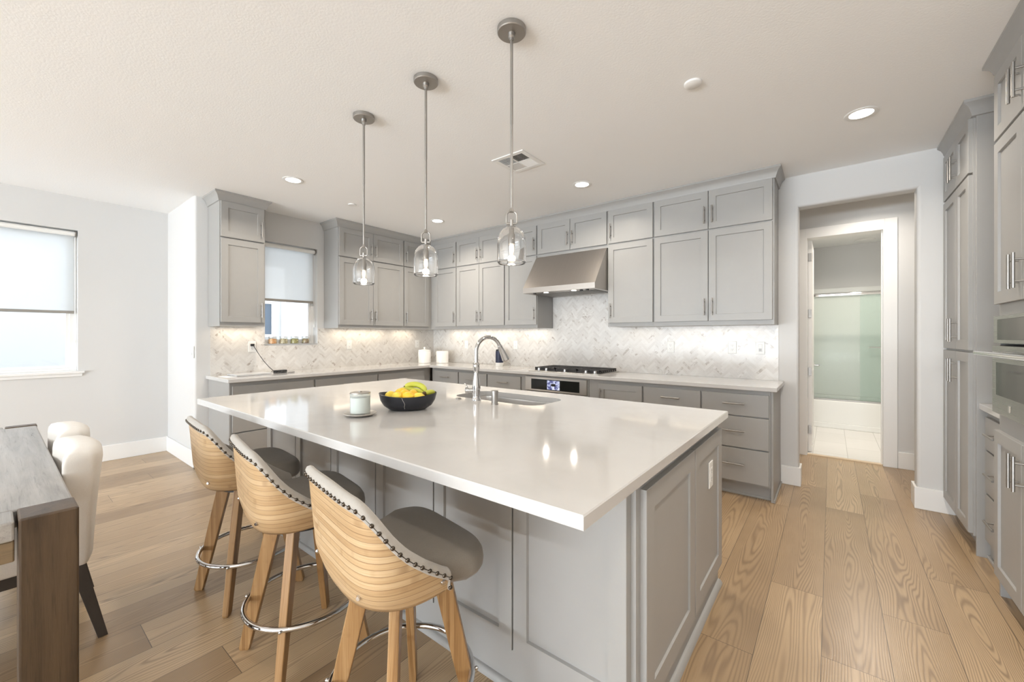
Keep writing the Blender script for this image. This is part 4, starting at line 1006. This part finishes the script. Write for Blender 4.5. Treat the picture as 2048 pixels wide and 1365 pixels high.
def lemon(a, b, z, r, rot, label, mat):
    m = MB(); prof = []
    for i in range(15):
        t = i / 14; ang = PI * t; rad = r * math.sin(ang) ** 0.9; zz = -math.cos(ang) * r * 1.22
        if t > 0.9: zz += (t - 0.9) * r * 2.2
        if t < 0.08: zz -= (0.08 - t) * r * 1.5
        prof.append((rad, zz))
    c = bpt(a, b, z); m.M = Matrix.Translation(c) @ Matrix.Rotation(rot, 4, 'Z') @ Matrix.Rotation(1.35, 4, 'X'); m.lathe(prof, (0, 0, 0), 24)
    solo('lemon', m, mat, label, 'lemon', 'lemons in the bowl', smooth=60)
lemon(-0.087, -0.020, 0.072, 0.0305, 0.4, 'lemon at the left end of the dark fruit bowl', M['lemon'])
lemon(-0.045, -0.052, 0.072, 0.0305, 1.2, 'front left lemon in the dark fruit bowl, by the near rim', M['lemon'])
lemon(-0.040, 0.012, 0.085, 0.0305, 2.0, 'deep orange-yellow lemon at the back left of the dark fruit bowl', M['orange'])
lemon(-0.008, -0.022, 0.084, 0.0275, 0.2, 'small lemon in the middle of the pile in the dark fruit bowl', M['orange'])
lemon(0.017, -0.061, 0.075, 0.0300, 1.7, 'deep yellow lemon in front of the bananas, by the near rim', M['orange'])
lemon(0.030, -0.005, 0.080, 0.0290, 0.9, 'lemon partly hidden beneath the lower banana', M['orange'])
lemon(0.068, -0.052, 0.070, 0.0280, 2.6, 'rightmost lemon in the dark fruit bowl, below the banana stem', M['lemon'])
bn = thing('banana_bunch', tuple(bpt(0.03, 0.03, 0.06)), 'bunch of green-yellow bananas on top of the fruit bowl', 'bananas')
def banana(pts, r):
    P4 = [bpt(*p) for p in pts]; path = []
    for i in range(17):
        t = i / 16; b_ = [(1 - t) ** 3, 3 * t * (1 - t) ** 2, 3 * t * t * (1 - t), t ** 3]
        path.append(sum((P4[k] * b_[k] for k in range(4)), Vector()))
    def rf(t):
        if t < 0.12: return r * (0.35 + 0.65 * math.sin(t / 0.12 * PI / 2))
        if t > 0.80: return r * (1 - 0.62 * ((t - 0.8) / 0.2) ** 1.3)
        return r
    o = build('banana', MB().tube(path, r, 7, rfun=rf), M['banana'], bn, smooth=60, sub=1)
    tip = path[0]; build('tip', MB().sphere(tip, 0.0055, n=8, m=6), M['bananatip'], o)
banana([(-0.030, 0.045, 0.118), (0.02, 0.075, 0.140), (0.075, 0.070, 0.128), (0.098, 0.006, 0.090)], 0.0185)
banana([(-0.052, 0.028, 0.100), (-0.01, 0.045, 0.108), (0.05, 0.040, 0.098), (0.090, 0.000, 0.084)], 0.0175)
banana([(0.125, 0.055, 0.075), (0.135, 0.040, 0.09), (0.125, 0.018, 0.094), (0.092, -0.004, 0.086)], 0.0175)
build('stem', MB().sphere(bpt(0.092, -0.004, 0.086), 0.013, n=12, m=8), M['bananatip'], bn)

# ================================================================== CEILING FIXTURES
def pendant(x, y, label):
    r = thing('pendant_light', (x, y, 1.655), label, 'pendant light', 'pendant lights over the island')
    def P(z): return (x, y, z)
    build('canopy', MB().lathe([(0, 2.7395), (0.066, 2.7395), (0.066, 2.720), (0.063, 2.7165), (0.018, 2.7155), (0.0165, 2.700), (0.011, 2.694), (0.010, 2.682), (0, 2.682)], (x, y, 0), 36), M['nickel'], r, smooth=30)
    build('stem', MB().cyl(P(2.30), P(2.685), 0.0068).cyl(P(1.912), P(2.30), 0.0060).cyl(P(1.894), P(1.912), 0.0125, 0.0066), M['nickel'], r, smooth=30)
    lp_ = [];  w = 0.0235
    for i in range(9): a = PI * i / 8; lp_.append((x + w * math.cos(a) * 0.8, y + w * math.cos(a) * 0.6, 1.879 + 0.019 * math.sin(a)))
    lp_ = [(x + w * 0.8, y + w * 0.6, 1.843)] + lp_ + [(x - w * 0.8, y - w * 0.6, 1.843)]
    lk = MB().tube(lp_, 0.0042, 10); lk.cyl((x + w * .8, y + w * .6, 1.841), (x - w * .8, y - w * .6, 1.841), 0.0055); lk.cyl(P(1.828), P(1.858), 0.0085)
    build('hanging_loop', lk, M['nickel'], r, smooth=40)
    g = [(0.010, 1.829), (0.022, 1.826), (0.040, 1.815), (0.055, 1.797), (0.0635, 1.773), (0.0665, 1.745), (0.0665, 1.672), (0.0655, 1.663), (0.062, 1.657), (0.058, 1.658), (0.0575, 1.664), (0.060, 1.674), (0.0610, 1.745), (0.058, 1.772), (0.050, 1.794), (0.036, 1.811), (0.020, 1.821), (0.010, 1.823)]
    build('glass_shade', MB().lathe(g, (x, y, 0), 40, closed=True), M['pendantglass'], r, smooth=60)
    build('socket', MB().lathe([(0, 1.824), (0.012, 1.824), (0.012, 1.795), (0.0155, 1.79), (0.0155, 1.745), (0, 1.745)], (x, y, 0), 24), M['nickel'], r, smooth=40)
    build('bulb', MB().lathe([(0, 1.745), (0.008, 1.744), (0.0105, 1.735), (0.0105, 1.715), (0.007, 1.700), (0.003, 1.692), (0, 1.690)], (x, y, 0), 20), M['bulb'], r, smooth=60)
    d = bpy.data.lights.new('pendant_lamp', 'POINT'); d.energy = 1.0; d.color = (1.0, 0.84, 0.64); d.shadow_soft_size = 0.02
    lo_ = bpy.data.objects.new('pendant_lamp', d); lo_.location = (x, y, 1.675); COL.objects.link(lo_)
pendant(2.674, -2.911, 'clear glass pendant light over the far end of the island, leftmost of three')
pendant(3.282, -2.911, 'middle clear glass pendant light of the three above the island')
pendant(3.883, -2.911, 'clear glass pendant light nearest the camera, rightmost of the three')
def downlight(x, y, label, p=9.0):
    if label:
        r = thing('recessed_light', (x, y, H - 0.006), label, 'ceiling light', 'recessed ceiling lights')
        build('trim_ring', MB().lathe([(0.060, H - 0.0005), (0.085, H - 0.0005), (0.087, H - 0.003), (0.083, H - 0.006), (0.062, H - 0.004)], (x, y, 0), 40, closed=True), M['trim'], r, smooth=50)
        build('lens', MB().lathe([(0, H - 0.0035), (0.0615, H - 0.0035), (0.0615, H - 0.0005), (0, H - 0.0005)], (x, y, 0), 36), M['downlight'], r)
    d = bpy.data.lights.new('downlight_and_fill_lamp', 'AREA'); d.shape = 'DISK'; d.size = 0.11; d.energy = p; d.color = WARM; d.spread = math.radians(150)
    o = bpy.data.objects.new('downlight_and_fill_lamp', d); o.location = (x, y, H - 0.009); COL.objects.link(o)
downlight(1.202, -2.703, 'lit recessed ceiling light above the window wall counter, leftmost', 13.0)
downlight(1.235, -1.011, 'lit recessed ceiling light nearest the inside corner of the cabinets', 14.0)
downlight(3.211, -0.991, 'lit recessed ceiling light in front of the range hood, right of the vent')
downlight(5.193, -0.978, 'lit recessed ceiling light by the passage, rightmost')
for x, y in ((5.15, -2.6), (5.2, -4.2), (5.3, -6.4), (1.5, -9.4), (4.4, -9.4)): downlight(x, y, None)  # unseen lamps without fixtures, added to fill the room with light
downlight(5.35, 0.66, None, 8.0); downlight(5.35, 2.2, None, 22.0)
sm = thing('smoke_detector', (4.433, -1.968, H - 0.02), 'round white smoke detector cover on the ceiling, right of the pendants', 'smoke detector')
build('cover', MB().lathe([(0, H - 0.014), (0.040, H - 0.014), (0.046, H - 0.010), (0.047, H - 0.0005), (0, H - 0.0005)], (4.433, -1.968, 0), 32), M['trim'], sm, smooth=40)
solo('sprinkler_cover', MB().lathe([(0, H - 0.010), (0.040, H - 0.010), (0.042, H - 0.0005), (0, H - 0.0005)], (0.985, -1.995, 0), 28), M['trim'], 'small white sprinkler cover plate on the ceiling by the wall cabinets', 'sprinkler', smooth=40)
vt = thing('ceiling_vent', (3.045, -1.752, H - 0.01), 'square white ceiling air vent behind the near pendant rod', 'vent')
vx, vy = 3.045, -1.752
f = MB()
for (x0, x1, y0, y1) in ((-.155, .155, -.155, -.118), (-.155, .155, .118, .155), (-.155, -.118, -.118, .118), (.118, .155, -.118, .118), (-.005, .005, -.118, .118), (-.118, .118, -.005, .005)):
    f.box(vx + x0, vx + x1, vy + y0, vy + y1, H - 0.008, H - 0.0005)
build('frame', f, M['trim'], vt, bevel=0.002)
build('duct_opening', MB().box(vx - .118, vx + .118, vy - .118, vy + .118, H - 0.0012, H - 0.0004), M['black'], vt)
for qx, qy, dr_ in ((-1, -1, 'y'), (-1, 1, 'x'), (1, 1, 'y'), (1, -1, 'x')):
    s = MB()
    for i in range(11):
        o_ = 0.010 + i * 0.0102
        if dr_ == 'x':
            xx = vx + qx * o_; s.add([(xx, vy + qy * 0.005, H - 0.0075), (xx, vy + qy * 0.118, H - 0.0075), (xx - qx * 0.0055, vy + qy * 0.118, H - 0.002), (xx - qx * 0.0055, vy + qy * 0.005, H - 0.002)], [(0, 1, 2, 3)])
        else:
            yy = vy + qy * o_; s.add([(vx + qx * 0.005, yy, H - 0.0075), (vx + qx * 0.118, yy, H - 0.0075), (vx + qx * 0.118, yy - qy * 0.0055, H - 0.002), (vx + qx * 0.005, yy - qy * 0.0055, H - 0.002)], [(0, 1, 2, 3)])
    build('louvre_bank', s, M['trim'], vt, solid=0.001)
# under-cabinet strip lamps
def strip(loc, rz, ln, p):
    area('under_cabinet_lamp', loc, (0, 0, rz), ln, 0.03, p, (1.0, 0.84, 0.64))
for x, ln in ((0.62, 0.40), (1.33, 0.75), (2.01, 0.40), (3.42, 0.40), (4.16, 0.85)): strip((x, -0.11, UB - 0.004), 0, ln, (1.35 if x < 3 else 0.45) * ln)
for y, ln in ((-2.77, 0.38), (-1.33, 0.8), (-0.62, 0.35)): strip((0.11, y, UB - 0.004), PI / 2, ln, 1.8 * ln)

# ================================================================== BAR STOOLS
def sm_(t): t = max(0, min(1, t)); return t * t * t * (t * (6 * t - 15) + 10)
A_, B_, EX = 0.272, 0.240, 5.0
def plan(th, k=1.0, off=0.0):
    s, c = math.sin(th), math.cos(th)
    ex = EX if k > 1.0 else max(2.7, EX - (1.0 - k) * 15)
    x = A_ * math.copysign(abs(s) ** (2 / ex), s); y = -B_ * math.copysign(abs(c) ** (2 / ex), c)
    if c < 0: y = B_ * 0.75 * abs(c) ** (2 / EX)
    x *= k; y *= k; l = math.hypot(x, y); return x * (1 + off / l), y * (1 + off / l)
TE = math.radians(90.25)
_ts = [TE * (i / 4000) for i in range(4001)]; _ac = [0.0]
for i in range(1, 4001):
    a, b = plan(_ts[i - 1]), plan(_ts[i]); _ac.append(_ac[-1] + math.hypot(a[0] - b[0], a[1] - b[1]))
def TH(u):
    t = abs(u) * _ac[-1]; lo, hi = 0, 4000
    while hi - lo > 1:
        m = (lo + hi) // 2
        if _ac[m] < t: lo = m
        else: hi = m
    return math.copysign(_ts[hi], u)
RP = [(-0.24, 0.911), (-0.232, 0.909), (-0.222, 0.897), (-0.20, 0.862), (-0.172, 0.812), (-0.135, 0.765), (-0.082, 0.719), (-0.03, 0.686), (0.03, 0.660), (0.2, 0.64)]
def rim0(u):
    y = plan(TH(u))[1]
    for (a, za), (b, zb) in zip(RP, RP[1:]):
        if y <= b: return za + (zb - za) * (y - a) / (b - a)
    return 0.64
_rm = [rim0(i / 200) for i in range(201)]
for _ in range(30): _rm = [_rm[0]] + [(_rm[i - 1] + _rm[i] * 2 + _rm[min(i + 1, 200)]) / 4 for i in range(1, 201)]
def rim(u):
    u = abs(u); t = u * 200; i = min(int(t), 199); z = _rm[i] + (_rm[i + 1] - _rm[i]) * (t - i)
    return z - (z - 0.618) * sm_((u - 0.955) / 0.05)
def flare(z):
    t = (z - 0.583) / 0.33
    return 0.84 + 0.085 * min(1, max(0, t) / 0.25) ** 0.6 + 0.085 * t
def zbot(u): return 0.587 + 0.016 * abs(u) ** 2.5
def make_stool(label):
    r = thing('bar_stool', (0, 0, 0), label, 'bar stool', 'bamboo bar stools at the island')
    ths = [-1, -0.994, -0.988, -0.981, -0.973, -0.964, -0.955] + [-0.945 + 1.89 * i / 60 for i in range(61)] + [0.955, 0.964, 0.973, 0.981, 0.988, 0.994, 1]; NT, NZ = len(ths) - 1, 16
    def lean(x, y, z): return (x, y, z)
    vs = []; fs = []; at = []
    for th in ths:
        zb = zbot(th); zt = max(rim(th) - 0.018, zb + 0.012)
        for j in range(NZ + 1):
            z = zb + (zt - zb) * (j / NZ); x, y = plan(TH(th), flare(z)); vs.append(lean(x, y, z)); at.append((z - 0.6) / 0.31)
    for i in range(NT):
        for j in range(NZ): a = i * (NZ + 1) + j; fs.append((a, a + NZ + 1, a + NZ + 2, a + 1))
    m = MB().add(vs, fs); o = build('backrest_shell', m, M['bamboo'], r, smooth=60, recalc=False, solid=0.011)
    aa = o.data.attributes.new('strip', 'FLOAT', 'POINT'); aa.data.foreach_set('value', at)
    # padded back with rolled rim
    cs_ = [(0.0055, -0.030), (0.0085, -0.020), (0.0085, -0.008), (0.003, 0.002), (-0.008, 0.006), (-0.018, 0.003), (-0.026, -0.008), (-0.030, -0.04), (-0.030, -0.10)]
    vs = []; fs = []; K = len(cs_) + 7
    for th in ths:
        zr = rim(th) - 0.006
        ring = []
        for of, dz in cs_:
            z = max(zr + dz, 0.600 + 0.001 * of); x, y = plan(TH(th), flare(z), of); ring.append(lean(x, y, z))
        for of, z in ((-0.034, 0.598), (-0.014, 0.598)): x, y = plan(TH(th), flare(z), of); ring.append(lean(x, y, z))
        for q in (0.15, 0.3, 0.5, 0.75, 1.0): z = 0.598 + max(0.004, zr - 0.04 - 0.598) * q; x, y = plan(TH(th), flare(z), -0.0135); ring.append(lean(x, y, z))
        vs += ring
    for i in range(NT):
        for j in range(K): fs.append((i * K + j, i * K + (j + 1) % K, (i + 1) * K + (j + 1) % K, (i + 1) * K + j))
    fs += [tuple(range(K)), tuple(NT * K + j for j in range(K))]
    build('back_cushion', MB().add(vs, fs), M['stoolrim'], r, smooth=60)
    # nailheads along the rim
    nl = MB(); last = None; seg = []
    for i in range(401):
        th = -1 + 2 * i / 400; z = max(rim(th) - 0.022, 0.604); x, y = plan(TH(th), flare(z), 0.0085); p = Vector(lean(x, y, z))
        if last is None or (p - last).length > 0.0265: nl.sphere(p, 0.0062, n=10, m=6); seg.append(p); last = p
    nl.tube(seg, 0.0011, 6)
    build('nailhead_trim', nl, M['bronze'], r, smooth=60)
    # seat cushion
    prof = []
    def seat_ring(k, z, n=48):
        out = []
        for i in range(n):
            a = 2 * PI * i / n; c, s = math.cos(a), math.sin(a); e = 2 / 4.6
            x = 0.236 * math.copysign(abs(c) ** e, c) * k; y = 0.012 + 0.186 * math.copysign(abs(s) ** e, s) * k
            out.append((x * (1.0 - 0.17 * sm_((0.085 - y) / 0.07)), y, z))
        return out
    vs = []
    for k, z in ((0.0, 0.588), (0.90, 0.588), (0.96, 0.592), (0.99, 0.605), (1.0, 0.625), (0.985, 0.648), (0.945, 0.662), (0.86, 0.670), (0.6, 0.674), (0.0, 0.676)): vs += seat_ring(max(k, 0.001), z)
    n = 48; fs = [(j * n + i, j * n + (i + 1) % n, (j + 1) * n + (i + 1) % n, (j + 1) * n + i) for j in range(9) for i in range(n)]
    build('seat_cushion', MB().add(vs, fs), M['stoolfab'], r, smooth=60)
    build('swivel_plate', MB().cyl((0, 0, 0.558), (0, 0, 0.5875), 0.105, n=28).cyl((0, 0, 0.545), (0, 0, 0.558), 0.14, n=28), M['black'], r, smooth=40)
    for sx in (-1, 1):
        th = TH(sx * 0.90); x, y = plan(th, flare(0.637), 0.002); x2, y2 = plan(th, flare(0.637), 0.008)
        build('screw', MB().cyl(lean(x, y, 0.637), lean(x2, y2, 0.637), 0.0075, 0.0055, n=14), M['chrome'], r, smooth=40)
    for sx in (-1, 1):
        th = TH(sx * 0.40); x, y = plan(th, flare(0.637), 0.002); x2, y2 = plan(th, flare(0.637), 0.008)
        build('screw', MB().cyl(lean(x, y, 0.637), lean(x2, y2, 0.637), 0.0075, 0.0055, n=14), M['chrome'], r, smooth=40)
    for q in range(4):
        a = PI / 4 + q * PI / 2 + LEG_ROT; d_ = Vector((math.cos(a), math.sin(a), 0)); t_ = Vector((-d_.y, d_.x, 0)); vs = []
        for z, rad, wr, wt in ((0.575, 0.115, 0.030, 0.0155), (0.30, 0.178, 0.027, 0.015), (0.012, 0.243, 0.021, 0.0135), (0.0, 0.243, 0.017, 0.011)):
            for s1, s2 in ((-1, -1), (1, -1), (1, 1), (-1, 1)): vs.append(d_ * (rad + s1 * wr) + t_ * (s2 * wt) + Vector((0, 0, z)))
        fs = [(4 * j + i, 4 * j + (i + 1) % 4, 4 * j + 4 + (i + 1) % 4, 4 * j + 4 + i) for j in range(3) for i in range(4)] + [(3, 2, 1, 0), (12, 13, 14, 15)]
        lg = build('leg', MB().add(vs, fs), M['bambooleg'], r, bevel=0.003)
        sc_ = d_ * 0.214 + Vector((0, 0, 0.222)); build('bolt', MB().cyl(sc_ - d_ * 0.03 + t_ * 0.0, sc_ + d_ * 0.024, 0.0045, n=10).sphere(sc_ + d_ * 0.024, 0.0065, n=10, m=6), M['chrome'], lg, smooth=50)
    build('footrest_ring', MB().tube([(0.2235 * math.cos(2 * PI * i / 64), 0.2235 * math.sin(2 * PI * i / 64), 0.222) for i in range(64)], 0.0105, 12, closed=True), M['chrome'], r, smooth=60)
    return r
LEG_ROT = math.radians(8)
st = make_stool('bamboo bar stool with grey seat at the island, nearest the camera')
st.location = (3.945, -3.562, 0); st.rotation_euler = (0, 0, math.radians(-9))
dup(st, (3.268, -3.558, 0), math.radians(-9), 'bamboo bar stool with grey seat, middle one of three at the island')
dup(st, (2.616, -3.540, 0), math.radians(-5), 'bamboo bar stool with grey seat at the far end of the island')

# ================================================================== DINING TABLE AND CHAIRS
tt = thing('dining_table', (2.0, -4.72, 0), 'heavy weathered wooden dining table at the left edge of the photo', 'table')
TX0, TX1, TY0, TY1, TZ = 0.95, 3.062, -5.23, -4.207, 0.75
top = MB().box(TX0 + 0.075, TX1 - 0.140, TY0 - 0.005, TY1 - 0.003, TZ - 0.062, TZ - 0.001).box(TX1 - 0.140, TX1 - 0.008, TY0 + 0.137, TY1 - 0.137, TZ - 0.062, TZ - 0.001).box(TX0, TX0 + 0.075, TY0 + 0.137, TY1 - 0.137, TZ - 0.062, TZ - 0.001)
build('tabletop', top, M['tabletop'], tt, bevel=0.006)
ap = MB().box(TX0 + 0.06, TX1 - 0.05, TY1 - 0.10, TY1 - 0.06, TZ - 0.13, TZ - 0.0625).box(TX0 + 0.06, TX1 - 0.05, TY0 + 0.06, TY0 + 0.10, TZ - 0.13, TZ - 0.0625).box(TX1 - 0.055, TX1 - 0.018, TY0 + 0.137, TY1 - 0.137, TZ - 0.13, TZ - 0.0625)
build('apron', ap, M['tableapron'], tt, bevel=0.004)
for x0, x1 in ((TX0, TX0 + 0.072), (TX1 - 0.135, TX1)):
    for y0, y1 in ((TY1 - 0.130, TY1), (TY0, TY0 + 0.130)):
        build('leg', MB().box(x0, x1, y0, y1, 0, TZ + 0.003), M['tableleg'], tt, bevel=0.006)
def make_chair(label):
    # local frame: faces -y (towards the table), back at y = 0
    r = thing('dining_chair', (0, 0, 0), label, 'chair', 'upholstered dining chairs')
    def slab(sections, n=48, e=2 / 7.0):
        vs = []; fs = []
        for (cx_, cy_, hx, hy, z, tilt) in sections:
            for i in range(n):
                a = 2 * PI * i / n; c, s = math.cos(a), math.sin(a)
                x = hx * math.copysign(abs(c) ** e, c); y = hy * math.copysign(abs(s) ** e, s)
                vs.append((cx_ + x, cy_ + y - 0.10 * (x / 0.23) ** 2 * tilt, z))
        k = len(sections)
        for j in range(k - 1):
            for i in range(n): fs.append((j * n + i, j * n + (i + 1) % n, (j + 1) * n + (i + 1) % n, (j + 1) * n + i))
        fs += [tuple(range(n)), tuple((k - 1) * n + i for i in range(n))]
        return MB().add(vs, fs)
    build('backrest', slab([(0, -0.062, 0.205, 0.038, 0.335, .25), (0, -0.058, 0.213, 0.045, 0.36, .28), (0, -0.054, 0.222, 0.050, 0.5, .3), (0, -0.046, 0.232, 0.054, 0.65, .33), (0, -0.038, 0.234, 0.060, 0.78, .35), (0, -0.037, 0.232, 0.058, 0.806, .35), (0, -0.037, 0.224, 0.050, 0.822, .35), (0, -0.037, 0.20, 0.034, 0.830, .35), (0, -0.037, 0.12, 0.015, 0.832, .35)]), M['linen'], r, smooth=60)
    build('seat', slab([(0, -0.31, 0.215, 0.225, 0.375, 0), (0, -0.31, 0.225, 0.235, 0.385, 0), (0, -0.31, 0.228, 0.238, 0.43, 0), (0, -0.31, 0.222, 0.232, 0.465, 0), (0, -0.31, 0.19, 0.20, 0.478, 0), (0, -0.31, 0.1, 0.1, 0.482, 0)]), M['linen'], r, smooth=60)
    build('seat_rail', MB().box(-0.205, 0.205, -0.525, -0.085, 0.325, 0.3745), M['brown'], r, bevel=0.003)
    for sx in (-1, 1):
        for (y0, y1, zt) in ((-0.075, 0.0, 0.334), (-0.50, -0.515, 0.324)):
            vs = []
            for z, y, w, x in ((zt, y0, 0.024, sx * 0.182), (0.0, y1, 0.016, sx * 0.208)):
                for a, b in ((-1, -1), (1, -1), (1, 1), (-1, 1)): vs.append((x + a * w, y + b * w, z))
            build('leg', MB().add(vs, [(0, 1, 5, 4), (1, 2, 6, 5), (2, 3, 7, 6), (3, 0, 4, 7), (3, 2, 1, 0), (4, 5, 6, 7)]), M['brown'], r, bevel=0.002)
    return r
c1 = make_chair('off-white upholstered dining chair pushed up to the table, nearer the camera')
c1.location = (2.295, -4.085, 0)
dup(c1, (1.76, -4.070, 0), 0.0, 'off-white upholstered dining chair at the table, behind the nearer one')

# ================================================================== BATHROOM
bt = thing('bathtub', (5.5, 3.4, 0.006), 'white bathtub with a plain apron in the bathroom beyond the passage', 'bathtub')
TBX0, TBX1, TBY0, TBY1, TBZ = 4.725, 6.31, 3.03, 3.775, 0.40
tmb = MB()
ro = [(TBX0, TBY0), (TBX1, TBY0), (TBX1, TBY1), (TBX0, TBY1)]; ri = [(TBX0 + 0.08, TBY0 + 0.075), (TBX1 - 0.1, TBY0 + 0.075), (TBX1 - 0.1, TBY1 - 0.06), (TBX0 + 0.08, TBY1 - 0.06)]
rj = [(TBX0 + 0.16, TBY0 + 0.12), (TBX1 - 0.2, TBY0 + 0.12), (TBX1 - 0.2, TBY1 - 0.1), (TBX0 + 0.16, TBY1 - 0.1)]
rg = [[(*p, 0.0065) for p in ro], [(*p, TBZ) for p in ro], [(*p, TBZ) for p in ri], [(*p, 0.09) for p in rj]]
tmb.add([p for r in rg for p in r], [(4 * j + i, 4 * j + (i + 1) % 4, 4 * j + 4 + (i + 1) % 4, 4 * j + 4 + i) for j in range(3) for i in range(4)] + [(12, 13, 14, 15), (3, 2, 1, 0)])
build('tub_shell', tmb, M['tub'], bt, bevel=0.012, seg=3)
build('apron_skirt', MB().box(TBX0 + 0.001, TBX1 - 0.001, TBY0 - 0.012, TBY0 - 0.0005, 0.0065, 0.075), M['tub'], bt, bevel=0.004)
ws = MB().box(4.7205, 4.735, 3.02, 3.779, TBZ + 0.001, 2.075).box(4.7355, 6.318, 3.765, 3.779, TBZ + 0.001, 2.075)
solo('tub_surround', ws, M['tub'], 'white wall surround panels above the bathtub', 'shower wall', bevel=0.003)
sdr = thing('shower_door', (5.5, 3.07, TBZ), 'frosted green sliding glass shower doors over the bathtub', 'shower door')
def frost(name, alpha, col):
    return clear_glass(name, (0.93, 0.955, 0.945), 0.02, alpha, col)
build('top_rail', MB().cyl((4.736, 3.075, 1.925), (6.315, 3.075, 1.925), 0.019).box(4.736, 6.315, 3.06, 3.09, 1.90, 1.925), M['chrome'], sdr, smooth=40)
build('bottom_track', MB().box(4.736, 6.315, 3.05, 3.105, TBZ + 0.0005, TBZ + 0.022), M['nickel'], sdr, bevel=0.003)
build('glass_panel', MB().box(4.745, 5.62, 3.086, 3.092, TBZ + 0.0225, 1.90), frost('frosted_shower_glass', 0.25, (0.62, 0.68, 0.65)), sdr)
g2 = build('glass_panel', MB().box(5.36, 6.30, 3.062, 3.068, TBZ + 0.0225, 1.90), M['showerglass'], sdr)
build('towel_bar', MB().cyl((5.452, 3.02, 1.17), (6.1, 3.02, 1.17), 0.008).cyl((5.475, 3.02, 1.17), (5.475, 3.0615, 1.17), 0.007), M['chrome'], g2, smooth=40)
solo('exhaust_fan', MB().lathe([(0, H - 0.022), (0.09, H - 0.022), (0.115, H - 0.012), (0.12, H - 0.0005), (0, H - 0.0005)], (5.435, 3.53, 0), 36), M['trim'], 'round white exhaust fan cover on the bathroom ceiling', 'fan', smooth=30)
